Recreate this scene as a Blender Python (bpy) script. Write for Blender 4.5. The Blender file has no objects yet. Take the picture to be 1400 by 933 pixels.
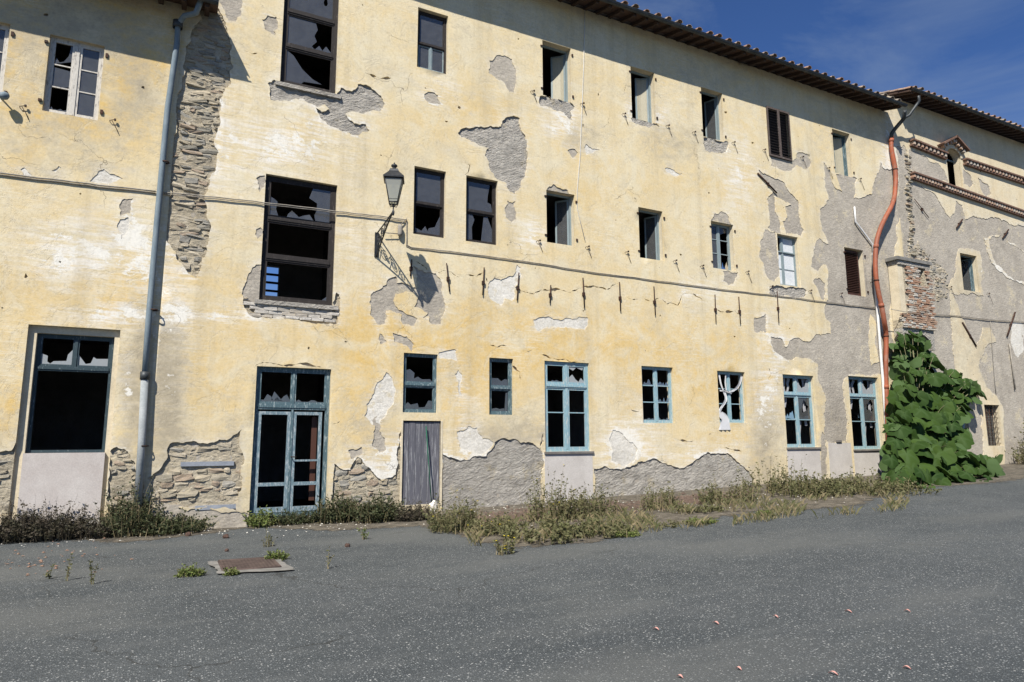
import bpy, bmesh, math, random
import numpy as np
from mathutils import Vector, Matrix, noise
from mathutils.geometry import delaunay_2d_cdt
scene = bpy.context.scene
C = scene.collection
R = random.Random(7)
# ------------------------------------------------------------------ camera
D, EYE, F = 15.539, 1.5, 904.605
CR = Vector((0.89386095, -0.4483281, -0.0038089)); CU = Vector((-0.06355961, -0.13512346, 0.98878806)); CF = Vector((0.44381614, 0.88359695, 0.14927715))
cam = bpy.data.cameras.new('camera'); cam.lens = F/1400*36; cam.sensor_width = 36; cam.clip_end = 3000; cam.clip_start = .05
co = bpy.data.objects.new('camera', cam); C.objects.link(co)
co.matrix_world = Matrix(((CR.x, CU.x, -CF.x, 0), (CR.y, CU.y, -CF.y, -D), (CR.z, CU.z, -CF.z, EYE), (0, 0, 0, 1)))
scene.camera = co
# ------------------------------------------------------------------ sky and sun
SUN = Vector((-.95, -1, 1.5)).normalized()          # towards the sun
elev = math.asin(SUN.z)
w = bpy.data.worlds.new('World'); scene.world = w; w.use_nodes = True
nt = w.node_tree; nt.nodes.clear()
out = nt.nodes.new('ShaderNodeOutputWorld'); bg = nt.nodes.new('ShaderNodeBackground'); sk = nt.nodes.new('ShaderNodeTexSky')
sk.sky_type = 'NISHITA'; sk.sun_disc = False; sk.sun_elevation = elev; sk.sun_rotation = math.atan2(SUN.x, SUN.y)
sk.air_density = 1.0; sk.dust_density = .05; sk.ozone_density = 3.5; sk.altitude = 800
bg.inputs[1].default_value = .052
tc = nt.nodes.new('ShaderNodeTexCoord'); mp = nt.nodes.new('ShaderNodeMapping'); mp.inputs['Scale'].default_value = (1.2, 1.2, 4); mp.inputs['Rotation'].default_value = (0, .35, .3)
nz = nt.nodes.new('ShaderNodeTexNoise'); nz.inputs['Scale'].default_value = 2.6; nz.inputs['Detail'].default_value = 9; nz.inputs['Roughness'].default_value = .62; nz.inputs['Distortion'].default_value = .8
rp = nt.nodes.new('ShaderNodeValToRGB'); rp.color_ramp.elements[0].position = .46; rp.color_ramp.elements[0].color = (0, 0, 0, 1); rp.color_ramp.elements[1].position = .85; rp.color_ramp.elements[1].color = (.48, .48, .48, 1)
tint = nt.nodes.new('ShaderNodeMix'); tint.data_type = 'RGBA'; tint.blend_type = 'MULTIPLY'; tint.inputs[0].default_value = 1; tint.inputs[7].default_value = (.66, .9, 1.3, 1)
cl = nt.nodes.new('ShaderNodeMix'); cl.data_type = 'RGBA'; cl.inputs[7].default_value = (3.6, 4.6, 6.0, 1)
nt.links.new(tc.outputs['Generated'], mp.inputs[0]); nt.links.new(mp.outputs[0], nz.inputs[0]); nt.links.new(nz.outputs[0], rp.inputs[0])
nt.links.new(sk.outputs[0], tint.inputs[6]); nt.links.new(tint.outputs[2], cl.inputs[6]); nt.links.new(rp.outputs[0], cl.inputs[0])
nt.links.new(cl.outputs[2], bg.inputs[0]); nt.links.new(bg.outputs[0], out.inputs[0])
sl = bpy.data.lights.new('sun', 'SUN'); sl.energy = 4.8; sl.angle = math.radians(.55); sl.color = (1, .955, .885)
so = bpy.data.objects.new('sun', sl); C.objects.link(so); so.rotation_euler = SUN.to_track_quat('Z', 'Y').to_euler(); so.location = (-20, -20, 30)
scene.view_settings.view_transform = 'Standard'; scene.view_settings.look = 'None'; scene.view_settings.gamma = 1; scene.view_settings.exposure = .68
scene.cycles.max_bounces = 6

# ------------------------------------------------------------------ helpers
def ray(x, y): return CR*((x-700)/F) - CU*((y-466.5)/F) + CF
def at(x, y, Y=0.0):
    d = ray(x, y); t = (D+Y)/d.y; return Vector((d.x*t, Y, EYE+d.z*t))
def fac(x, y): p = at(x, y); return (p.x, p.z)
def gz(X): return -0.3 + 0.027*max(0, min(X, 60)-1.5)
def gnd(x, y):
    d = ray(x, y); t = 1.5/-d.z
    for i in range(40): t = (EYE-gz(d.x*t))/-d.z
    return Vector((d.x*t, -D+d.y*t, gz(d.x*t)))
def npproj(P):
    q = P-np.array([0, -D, EYE]); z = q@np.array(CF); return 700+F*(q@np.array(CR))/z, 466.5-F*(q@np.array(CU))/z
def sanitize(parent): return parent
def link(name, me, parent=None, loc=None, **props):
    o = bpy.data.objects.new(name, me); C.objects.link(o)
    if parent: o.parent = parent
    if loc is not None: o.location = loc
    for k, v in props.items(): o[k] = v
    return o
def thing(name, label, cat, group=None, loc=(0, 0, 0)):
    o = bpy.data.objects.new(name, None); C.objects.link(o); o.location = loc; o['label'] = label; o['category'] = cat
    if group: o['group'] = group
    return o
class MB:
    def __init__(s): s.v = []; s.f = []; s.m = []; s.sm = []
    def add(s, vs, fs, m=0, smooth=False):
        n = len(s.v); s.v += [tuple(v) for v in vs]; s.f += [tuple(i+n for i in f) for f in fs]; s.m += [m]*len(fs); s.sm += [smooth]*len(fs); return s
    def box(s, x0, x1, y0, y1, z0, z1, m=0, M=None):
        vs = [Vector((x, y, z)) for x in (x0, x1) for y in (y0, y1) for z in (z0, z1)]
        if M: vs = [M@v for v in vs]
        return s.add(vs, [(0, 1, 3, 2), (4, 6, 7, 5), (0, 4, 5, 1), (2, 3, 7, 6), (0, 2, 6, 4), (1, 5, 7, 3)], m)
    def tube(s, pts, r, n=8, m=0, cap=True):
        pts = [Vector(p) for p in pts]; rs = r if isinstance(r, (list, tuple)) else [r]*len(pts)
        up = Vector((0.13, .21, .97)); vs = []; fs = []
        for i, p in enumerate(pts):
            t = (pts[min(i+1, len(pts)-1)]-pts[max(i-1, 0)]).normalized()
            a = t.cross(up)
            if a.length < .05: a = t.cross(Vector((1, 0, 0)))
            a.normalize(); b = t.cross(a)
            for k in range(n):
                g = 2*math.pi*k/n; vs.append(p+(a*math.cos(g)+b*math.sin(g))*rs[i])
        for i in range(len(pts)-1):
            for k in range(n): fs.append((i*n+k, i*n+(k+1) % n, (i+1)*n+(k+1) % n, (i+1)*n+k))
        if cap: fs.append(tuple(range(n))[::-1]); fs.append(tuple((len(pts)-1)*n+k for k in range(n)))
        return s.add(vs, fs, m, True)
    def lathe(s, prof, n, M=None, m=0, smooth=True):
        vs = []; fs = []
        for r, z in prof:
            for k in range(n):
                g = 2*math.pi*(k+.5)/n; v = Vector((r*math.cos(g), r*math.sin(g), z)); vs.append(M@v if M else v)
        for i in range(len(prof)-1):
            for k in range(n): fs.append((i*n+k, i*n+(k+1) % n, (i+1)*n+(k+1) % n, (i+1)*n+k))
        return s.add(vs, fs, m, smooth)
    def mesh(s, name, mats):
        me = bpy.data.meshes.new(name); me.from_pydata(s.v, [], s.f)
        for m in (mats if isinstance(mats, (list, tuple)) else [mats]): me.materials.append(m)
        me.polygons.foreach_set('material_index', s.m); me.polygons.foreach_set('use_smooth', s.sm); me.update(); return me
    def obj(s, name, mats, parent=None, loc=None, **props):
        return link(name, s.mesh(name, mats), parent, loc, **props)
def dup(o, parent=None):
    c = o.copy(); C.objects.link(c); c.parent = parent
    for ch in o.children: dup(ch, c)
    return c
# ------------------------------------------------------------------ polygon tools
def inside(P, poly):
    poly = np.asarray(poly); x, y = P[:, 0], P[:, 1]; res = np.zeros(len(P), bool)
    bb = (x >= poly[:, 0].min()) & (x <= poly[:, 0].max()) & (y >= poly[:, 1].min()) & (y <= poly[:, 1].max())
    if not bb.any(): return res
    X, Y = x[bb], y[bb]; r = np.zeros(len(X), bool); a = poly; b = np.roll(poly, -1, 0)
    for (x0, y0), (x1, y1) in zip(a, b):
        if y0 == y1: continue
        c = ((y0 > Y) != (y1 > Y)); r ^= c & (X < (x1-x0)*(Y-y0)/(y1-y0)+x0)
    res[bb] = r; return res
def rough(poly, amp=.17, step=.09, seed=0):
    rr = random.Random(seed+len(poly)*13+int(abs(poly[0][0])*100)); pts = [Vector(p) for p in poly]
    for it in range(7):
        new = []; ch = False
        for i, p in enumerate(pts):
            q = pts[(i+1) % len(pts)]; L = (q-p).length; new.append(p)
            if L > step:
                n = Vector((-(q-p).y, (q-p).x))/max(L, 1e-6); new.append((p+q)/2+n*min(L, .5)*rr.uniform(-amp, amp)); ch = True
        pts = new
        if not ch: break
    return [(p.x, p.y) for p in pts]
def grow(poly, d):
    pts = [Vector(p) for p in poly]; n = len(pts); area = sum(pts[i].x*pts[(i+1) % n].y-pts[(i+1) % n].x*pts[i].y for i in range(n)); s = 1 if area > 0 else -1
    o = []
    for i in range(n):
        t = (pts[(i+1) % n]-pts[i-1]); t.normalize(); o.append((pts[i].x+t.y*d*s, pts[i].y-t.x*d*s))
    return o
def sheet(outer, holes, islands, yf, back, grid, dy=None, jit=.35, seed=1):
    """triangulated sheet in the XZ plane at depth yf, rim extruded back to depth `back`; islands are kept inside holes"""
    rr = random.Random(seed); loops = list(outer)+list(holes)+list(islands)
    A = np.vstack([np.asarray(l) for l in outer]); x0, z0 = A.min(0); x1, z1 = A.max(0)
    nx = int((x1-x0)/grid)+2; nz = int((z1-z0)/grid)+2
    g = np.array([(x0+(i+rr.uniform(-jit, jit))*grid, z0+(j+rr.uniform(-jit, jit))*grid) for i in range(nx) for j in range(nz)])
    def region(P):
        r = np.zeros(len(P), bool); h = np.zeros(len(P), bool); s = np.zeros(len(P), bool)
        for l in outer: r |= inside(P, l)
        for l in holes: h |= inside(P, l)
        for l in islands: s |= inside(P, l)
        return r & (~h | s)
    g = g[region(g)]
    vs = [Vector(p) for p in g]; es = []
    for l in loops:
        n = len(vs); vs += [Vector(p) for p in l]; es += [(n+i, n+(i+1) % len(l)) for i in range(len(l))]
    ov, oe, of, *_ = delaunay_2d_cdt(vs, es, [], 0, 1e-5)
    P = np.array([tuple(v) for v in ov]); T = np.array([f for f in of if len(f) == 3])
    keep = region(P[T].mean(1)); T = T[keep]
    a = P[T]; cr = (a[:, 1, 0]-a[:, 0, 0])*(a[:, 2, 1]-a[:, 0, 1])-(a[:, 1, 1]-a[:, 0, 1])*(a[:, 2, 0]-a[:, 0, 0]); T[cr < 0] = T[cr < 0][:, ::-1]
    from collections import defaultdict
    cnt = {}
    for t in T.tolist():
        for k in range(3):
            e = (t[k], t[(k+1) % 3]); key = (min(e), max(e)); cnt[key] = None if key in cnt else e
    Y = np.full(len(P), float(yf))
    if dy is not None: Y += dy(P)
    verts = [(P[i, 0], Y[i], P[i, 1]) for i in range(len(P))]; faces = T.tolist()
    mid = [0]*len(faces); bi = {}
    for e in cnt.values():
        if e is None: continue
        for i in e:
            if i not in bi: bi[i] = len(verts); verts.append((P[i, 0], back, P[i, 1])); verts.append((P[i, 0], Y[i], P[i, 1]))
        faces.append([bi[e[1]]+1, bi[e[0]]+1, bi[e[0]], bi[e[1]]]); mid.append(1)
    used = sorted(set(i for f in faces for i in f)); rm = {o: n for n, o in enumerate(used)}
    return [verts[i] for i in used], [[rm[i] for i in f] for f in faces], mid
def nfun(amp, sc, seed=0.0, oct=3):
    def f(P):
        return np.array([amp*noise.fractal(Vector((x*sc, z*sc, seed)), 1.0, 2.0, oct) for x, z in P])
    return f
# ------------------------------------------------------------------ materials
class N:
    def __init__(s, name):
        s.mat = bpy.data.materials.new(name); s.mat.use_nodes = True; s.t = s.mat.node_tree; s.b = s.t.nodes['Principled BSDF']; s.o = s.t.nodes['Material Output']; s.tc = s.t.nodes.new('ShaderNodeTexCoord')
    def n(s, ty, **k):
        x = s.t.nodes.new('ShaderNode'+ty)
        for a, b in k.items(): setattr(x, a, b)
        return x
    def l(s, a, b): s.t.links.new(a, b)
    def noise(s, scale, detail=5, rough=.6, stretch=(1, 1, 1), dist=0, src='Object', off=0):
        m = s.n('Mapping'); m.inputs['Scale'].default_value = stretch; m.inputs['Location'].default_value = (off, off*1.3, off*.7); s.l(s.tc.outputs[src], m.inputs[0])
        x = s.n('TexNoise'); x.inputs['Scale'].default_value = scale; x.inputs['Detail'].default_value = detail; x.inputs['Roughness'].default_value = rough; x.inputs['Distortion'].default_value = dist
        s.l(m.outputs[0], x.inputs[0]); return x.outputs[0]
    def ramp(s, src, stops):
        x = s.n('ValToRGB'); e = x.color_ramp.elements
        while len(e) < len(stops): e.new(.5)
        for el, (p, c) in zip(e, stops): el.position = p; el.color = (c, c, c, 1) if isinstance(c, (int, float)) else (*c, 1)
        s.l(src, x.inputs[0]); return x.outputs[0]
    def mix(s, f, a, b, mode='MIX'):
        x = s.n('Mix', data_type='RGBA', blend_type=mode)
        for i, v in ((0, f), (6, a), (7, b)):
            if isinstance(v, (int, float)): x.inputs[i].default_value = v if i == 0 else (v, v, v, 1)
            elif isinstance(v, tuple): x.inputs[i].default_value = (*v, 1)
            else: s.l(v, x.inputs[i])
        return x.outputs[2]
    def math(s, op, a, b=0, c=None):
        x = s.n('Math', operation=op)
        for i, v in enumerate((a, b, c)):
            if v is None: continue
            if isinstance(v, (int, float)): x.inputs[i].default_value = v
            else: s.l(v, x.inputs[i])
        return x.outputs[0]
    def bump(s, h, st, dist=.02):
        x = s.n('Bump'); x.inputs['Strength'].default_value = st; x.inputs['Distance'].default_value = dist; s.l(h, x.inputs['Height']); s.l(x.outputs[0], s.b.inputs['Normal'])
    def col(s, c, rough=.9, metal=0, spec=.3):
        if isinstance(c, tuple): s.b.inputs['Base Color'].default_value = (*c, 1)
        else: s.l(c, s.b.inputs['Base Color'])
        s.b.inputs['Roughness'].default_value = rough; s.b.inputs['Metallic'].default_value = metal; s.b.inputs['Specular IOR Level'].default_value = spec
        return s.mat
def m_plaster(name, cream=(.605, .5, .305), ochre=(.59, .415, .16)):
    s = N(name); at_ = s.n('VertexColor', layer_name='wear'); sp = s.n('SeparateColor'); s.l(at_.outputs[0], sp.inputs[0])
    n1 = s.noise(.55, 9, .66, dist=.5); n2 = s.noise(2.3, 10, .72, (1, 1, 1.5), off=3); n3 = s.noise(17, 6, .75, off=9); st = s.noise(1.6, 8, .72, (1, 1, 9), off=5); fine = s.noise(70, 3, .6)
    def msk(ch, nz, k, lo, hi):
        return s.ramp(s.math('ADD', sp.outputs[ch], s.math('MULTIPLY', s.math('SUBTRACT', nz, .5), k)), [(lo, 0.0), (hi, 1.0)])
    c = s.mix(msk(0, n1, 1.05, .1, .8), cream, ochre)
    c = s.mix(s.ramp(s.noise(.9, 8, .7, off=41, dist=.8), [(.46, 0.0), (.62, .6)]), c, (.62, .57, .43))       # thin faded wash
    c = s.mix(s.ramp(n2, [(.4, 0.0), (.68, .5)]), c, (.65, .57, .4))
    c = s.mix(s.ramp(s.noise(1.4, 9, .75, off=51, dist=1.2), [(.555, 0.0), (.575, .42)]), c, (.6, .52, .36))  # flaked off top coat, sharp edges
    c = s.mix(s.ramp(s.noise(2.1, 9, .78, off=61, dist=.9), [(.6, 0.0), (.615, .55)]), c, (.55, .47, .31))
    c = s.mix(s.ramp(s.noise(.75, 8, .7, (1, 1, 1.3), off=91, dist=1.0), [(.52, 0.0), (.66, .5)]), c, (.5, .44, .315))        # dull grey beige bloom
    c = s.mix(s.math('MULTIPLY', s.ramp(s.noise(2.2, 6, .8, (1, 1, 16), off=101), [(.5, 0.0), (.6, .55)]), s.ramp(s.noise(.5, 4, .6, off=111), [(.5, 0.0), (.6, 1.0)])), c, (.68, .62, .48))
    c = s.mix(s.math('MULTIPLY', s.ramp(st, [(.44, 0.0), (.58, 1.0)]), msk(1, n2, .9, .1, .5)), c, (.7, .66, .58))
    c = s.mix(msk(2, n2, 1.6, .2, .85), c, (.36, .31, .22))                      # dirt patches; also darker below the eaves and towards the foot
    c = s.mix(msk(1, n2, 1.9, .52, .62), c, (.7, .67, .59))                       # bare white skim
    c = s.mix(s.ramp(s.noise(5, 8, .8, off=21), [(.58, 0.0), (.7, .5)]), c, (.44, .36, .23))
    c = s.mix(s.ramp(s.noise(1.1, 7, .65, (2.4, 1, .13), off=13), [(.5, 0.0), (.72, .42)]), c, (.4, .33, .21))    # runs
    c = s.mix(1, c, s.ramp(n3, [(.25, .8), (.5, 1.0), (.75, 1.08)]), 'MULTIPLY')
    c = s.mix(s.ramp(s.noise(11, 4, .85, off=31), [(.7, 0.0), (.74, .75)]), c, (.2, .17, .12))
    # hairline cracks where a slow noise allows them
    wp = s.n('Mapping'); dn = s.n('TexNoise'); dn.inputs['Scale'].default_value = 2.5; dn.inputs['Detail'].default_value = 6; s.l(s.tc.outputs['Object'], dn.inputs[0])
    vm = s.n('VectorMath', operation='MULTIPLY_ADD'); s.l(dn.outputs['Color'], vm.inputs[0]); vm.inputs[1].default_value = (.7, .7, .7); s.l(s.tc.outputs['Object'], vm.inputs[2])
    vo = s.n('TexVoronoi', feature='DISTANCE_TO_EDGE'); vo.inputs['Scale'].default_value = .55; s.l(vm.outputs[0], vo.inputs[0])
    ck = s.math('MULTIPLY', s.math('LESS_THAN', vo.outputs['Distance'], .0022), s.ramp(s.noise(.6, 3, .5, off=71), [(.6, 0.0), (.63, 1.0)]))
    c = s.mix(s.math('MULTIPLY', ck, .65), c, (.13, .1, .07))
    flake = s.ramp(s.noise(1.4, 9, .75, off=51, dist=1.2), [(.555, 1.0), (.575, 0.0)])
    s.bump(s.math('ADD', s.math('MULTIPLY', s.noise(.8, 4, .6, off=81), 1.2), s.math('ADD', s.math('MULTIPLY', flake, .12), s.math('ADD', s.math('MULTIPLY', n3, .3), s.math('ADD', s.math('MULTIPLY', fine, .12), s.math('MULTIPLY', ck, -1.0))))), .6, .03)
    return s.col(c, .93, 0, .15)
M_pl = m_plaster('yellow_plaster')
M_pl2 = m_plaster('cream_plaster', (.58, .49, .33), (.57, .43, .22))
def m_simple(name, a, b, scale=3, rough=.9, st=.5, bscale=30, dist=.02, metal=0, stretch=(1, 1, 1), spec=.3, lo=.35, hi=.65, c3=None):
    s = N(name); n1 = s.noise(scale, 7, .65, stretch); n2 = s.noise(bscale, 5, .7, stretch)
    c = s.mix(s.ramp(n1, [(lo, 0.0), (hi, 1.0)]), a, b)
    if c3: c = s.mix(s.ramp(s.noise(scale*3.1, 7, .75, stretch, off=4), [(.52, 0.0), (.6, 1.0)]), c, c3)
    c = s.mix(1, c, s.ramp(n2, [(.25, .8), (.75, 1.12)]), 'MULTIPLY')
    s.bump(s.math('ADD', n1, s.math('MULTIPLY', n2, .5)), st, dist)
    return s.col(c, rough, metal, spec)
def m_render(name, a, b, c3, pit, stretch=(1, 1, 1.6), rel=1.0, dist=.05, scr=0):
    s = N(name); n1 = s.noise(.9, 8, .7, off=2, dist=.5); n2 = s.noise(4.5, 9, .75, stretch, off=6, dist=.6); n3 = s.noise(26, 5, .75, off=9); v = s.n('TexVoronoi'); v.inputs['Scale'].default_value = 9
    mp = s.n('Mapping'); mp.inputs['Scale'].default_value = (1, 1, 1.7); s.l(s.tc.outputs['Object'], mp.inputs[0]); s.l(mp.outputs[0], v.inputs[0])
    c = s.mix(s.ramp(n1, [(.35, 0.0), (.65, 1.0)]), a, b); c = s.mix(s.ramp(n2, [(.5, 0.0), (.66, .8)]), c, c3)
    c = s.mix(s.ramp(s.noise(1.6, 9, .78, off=16), [(.57, 0.0), (.61, .7)]), c, (.52, .45, .31)); c = s.mix(s.ramp(s.noise(.7, 7, .7, off=116), [(.5, 0.0), (.68, .55)]), c, tuple(x*.72 for x in a))
    c = s.mix(s.ramp(s.noise(13, 6, .8, off=26), [(.62, 0.0), (.7, .75)]), c, pit); c = s.mix(1, c, s.ramp(n3, [(.25, .72), (.75, 1.2)]), 'MULTIPLY')
    h = s.math('ADD', s.math('MULTIPLY', n2, 1.1), s.math('ADD', s.math('MULTIPLY', n3, .45), s.math('MULTIPLY', v.outputs['Distance'], -.35)))
    if scr:
        m1 = s.n('Mapping'); m1.inputs['Rotation'].default_value = (0, .5, 0); m2 = s.n('Mapping'); m2.inputs['Scale'].default_value = (1, 1, 4.5); s.l(s.tc.outputs['Object'], m1.inputs[0]); s.l(m1.outputs[0], m2.inputs[0])
        sn = s.n('TexNoise'); sn.inputs['Scale'].default_value = 5; sn.inputs['Detail'].default_value = 7; sn.inputs['Roughness'].default_value = .7; sn.inputs['Distortion'].default_value = .7; s.l(m2.outputs[0], sn.inputs[0])
        h = s.math('ADD', h, s.math('MULTIPLY', sn.outputs[0], scr)); c = s.mix(s.ramp(sn.outputs[0], [(.36, .7), (.46, 0.0)]), c, pit)
    s.bump(h, rel, dist); return s.col(c, .95, 0, .15)
M_grey = m_render('grey_render', (.325, .29, .238), (.41, .37, .305), (.5, .45, .365), (.14, .125, .105), rel=.7, dist=.025)
M_greyr = m_render('rough_mortar', (.43, .4, .35), (.52, .485, .42), (.62, .585, .51), (.26, .235, .2), (1, 1, 2.2), 1.0, .08, 1.4)
M_white = m_render('white_skim', (.58, .55, .48), (.66, .63, .56), (.5, .46, .38), (.36, .32, .26), rel=.6, dist=.02)
M_mort = m_render('lime_mortar', (.37, .315, .225), (.45, .395, .29), (.53, .48, .38), (.15, .12, .085), rel=1, dist=.05)
M_panel = m_simple('smooth_grey_render', (.42, .39, .355), (.52, .49, .45), 1.6, .9, .25, 40, .01)
M_reveal = m_simple('reveal_plaster', (.5, .43, .3), (.62, .54, .39), 2.5, .9, .4, 25, .02)
def m_stone(name, cols):
    s = N(name); oi = s.n('ObjectInfo'); x = s.n('ValToRGB'); x.color_ramp.interpolation = 'CONSTANT'; e = x.color_ramp.elements
    while len(e) < len(cols): e.new(.5)
    for i, (el, c) in enumerate(zip(e, cols)): el.position = i/len(cols); el.color = (*c, 1)
    s.l(oi.outputs['Random'], x.inputs[0]); n2 = s.noise(16, 6, .7); n1 = s.noise(5, 5, .6, off=3)
    c = s.mix(s.ramp(n1, [(.45, 0.0), (.7, .55)]), x.outputs[0], (.5, .45, .37))
    c = s.mix(1, c, s.ramp(n2, [(.25, .7), (.75, 1.2)]), 'MULTIPLY'); s.bump(n2, .9, .03); return s.col(c, .93, 0, .2)
M_stone = m_stone('rubble_stone', [(.37, .32, .23), (.45, .39, .28), (.27, .25, .2), (.52, .45, .33), (.35, .31, .23), (.34, .32, .27), (.48, .41, .29), (.4, .31, .22)])
M_brick = m_stone('old_brick', [(.38, .2, .12), (.42, .27, .18), (.33, .2, .13), (.46, .34, .25), (.4, .35, .29)])
M_wbrick = m_stone('limewashed_brick', [(.58, .54, .47), (.64, .6, .53), (.5, .46, .39), (.55, .49, .4)])
M_slate = m_simple('blue_slate', (.2, .22, .25), (.28, .3, .33), 4, .8, .4)
def m_paint(name, paint, worn, amt=.55, rough=.55, sz=.6):
    s = N(name); n1 = s.noise(9, 8, .75, (3, 3, sz)); n2 = s.noise(30, 5, .7, (3, 3, sz*.8), off=4)
    c = s.mix(s.ramp(n1, [(amt, 0.0), (amt+.07, 1.0)]), paint, worn); c = s.mix(1, c, s.ramp(n2, [(.3, .8), (.7, 1.12)]), 'MULTIPLY'); s.bump(n1, .4, .006); return s.col(c, rough, 0, .3)
M_teal = m_paint('teal_paint', (.07, .115, .13), (.27, .32, .32), .53)
M_dteal = m_paint('dark_teal_paint', (.03, .05, .058), (.16, .2, .21), .57)
M_blue = m_paint('light_blue_paint', (.22, .345, .385), (.42, .45, .43), .52)
M_brown = m_paint('dark_brown_wood', (.022, .018, .016), (.075, .062, .055), .56, .7)
M_whitep = m_paint('white_paint', (.5, .47, .41), (.2, .18, .16), .54)
M_greypaint = m_paint('grey_green_paint', (.2, .25, .26), (.33, .35, .34), .55)
M_cream = m_paint('cream_paint', (.36, .33, .24), (.28, .26, .2), .55)
M_shut = m_paint('dark_shutter_paint', (.085, .065, .055), (.17, .15, .13), .55, .75)
M_plank = m_paint('weathered_planks', (.1, .1, .115), (.3, .3, .305), .53, .85, .12)
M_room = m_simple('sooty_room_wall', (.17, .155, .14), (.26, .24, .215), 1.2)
M_iron = m_simple('rusted_iron', (.022, .018, .016), (.08, .035, .02), 8, .75, .4, metal=.2)
M_blackiron = m_simple('black_lantern_iron', (.018, .02, .022), (.04, .042, .045), 6, .5, .2, metal=.4, spec=.5)
M_zinc = m_simple('blue_grey_pipe', (.13, .17, .195), (.2, .24, .26), 5, .75, .2, metal=.05, stretch=(2, 2, .5), spec=.25)
M_gut = m_simple('dark_gutter_metal', (.035, .04, .042), (.075, .08, .08), 3, .5, .2, metal=.3)
M_orange = m_simple('orange_plastic_pipe', (.34, .095, .042), (.23, .08, .045), 1.3, .6, .2, spec=.3, c3=(.27, .12, .075))
M_wpipe = m_simple('white_plastic_pipe', (.7, .7, .68), (.58, .57, .54), 3, .5, .1)
M_cable = m_simple('grey_cable', (.2, .18, .15), (.33, .3, .25), 9, .8, .2)
M_wood = m_simple('old_rafter_wood', (.045, .028, .02), (.09, .055, .038), 5, .9, .6, stretch=(1, 1, 1))
M_board = m_simple('terracotta_soffit', (.07, .042, .03), (.11, .065, .045), 4, .95, .5)
M_tile = m_stone('roof_tile', [(.26, .17, .12), (.31, .2, .14), (.22, .17, .13), (.34, .26, .19), (.28, .24, .19)])
M_tileflat = m_simple('roof_tile_field', (.24, .16, .11), (.33, .24, .17), 5, .9, .6)
def m_glass():
    s = N('dusty_window_glass'); tr = s.n('BsdfTransparent'); tr.inputs[0].default_value = (.55, .58, .6, 1); gl = s.n('BsdfGlossy'); gl.inputs['Roughness'].default_value = .06; gl.inputs[0].default_value = (.75, .75, .75, 1)
    df = s.n('BsdfDiffuse'); n = s.noise(6, 6, .7); s.l(s.mix(n, (.12, .125, .13), (.36, .37, .37)), df.inputs[0])
    fr = s.n('Fresnel'); fr.inputs[0].default_value = 1.52
    m1 = s.n('MixShader'); m1.inputs[0].default_value = .24; s.l(tr.outputs[0], m1.inputs[1]); s.l(df.outputs[0], m1.inputs[2])
    m2 = s.n('MixShader'); s.l(s.math('ADD', fr.outputs[0], .03), m2.inputs[0]); s.l(m1.outputs[0], m2.inputs[1]); s.l(gl.outputs[0], m2.inputs[2]); s.l(m2.outputs[0], s.o.inputs[0]); return s.mat
M_glass = m_glass()
def m_frost():
    s = N('whitened_glass'); df = s.n('BsdfDiffuse'); df.inputs[0].default_value = (.5, .53, .54, 1); tl = s.n('BsdfTranslucent'); tl.inputs[0].default_value = (.5, .52, .55, 1); m1 = s.n('MixShader'); m1.inputs[0].default_value = .5; s.l(df.outputs[0], m1.inputs[1]); s.l(tl.outputs[0], m1.inputs[2]); s.l(m1.outputs[0], s.o.inputs[0]); return s.mat
M_frost = m_frost()
def m_lampglass():
    s = N('frosted_lantern_glass'); tr = s.n('BsdfTransparent'); tr.inputs[0].default_value = (.8, .82, .8, 1)
    df = s.n('BsdfDiffuse'); df.inputs[0].default_value = (.5, .5, .45, 1); m1 = s.n('MixShader'); m1.inputs[0].default_value = .4; s.l(tr.outputs[0], m1.inputs[1]); s.l(df.outputs[0], m1.inputs[2]); s.l(m1.outputs[0], s.o.inputs[0]); return s.mat
M_lglass = m_lampglass()
def m_cloth(name, c):
    s = N(name); s.b.inputs['Transmission Weight'].default_value = 0; s.bump(s.noise(20, 4, .6), .3, .01); return s.col(s.mix(s.noise(4), c, tuple(x*.8 for x in c)), .95, 0, .1)
M_cloth = m_cloth('white_lace_cloth', (.6, .6, .6))
M_cloth2 = m_cloth('grey_curtain_cloth', (.33, .33, .34))
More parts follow.
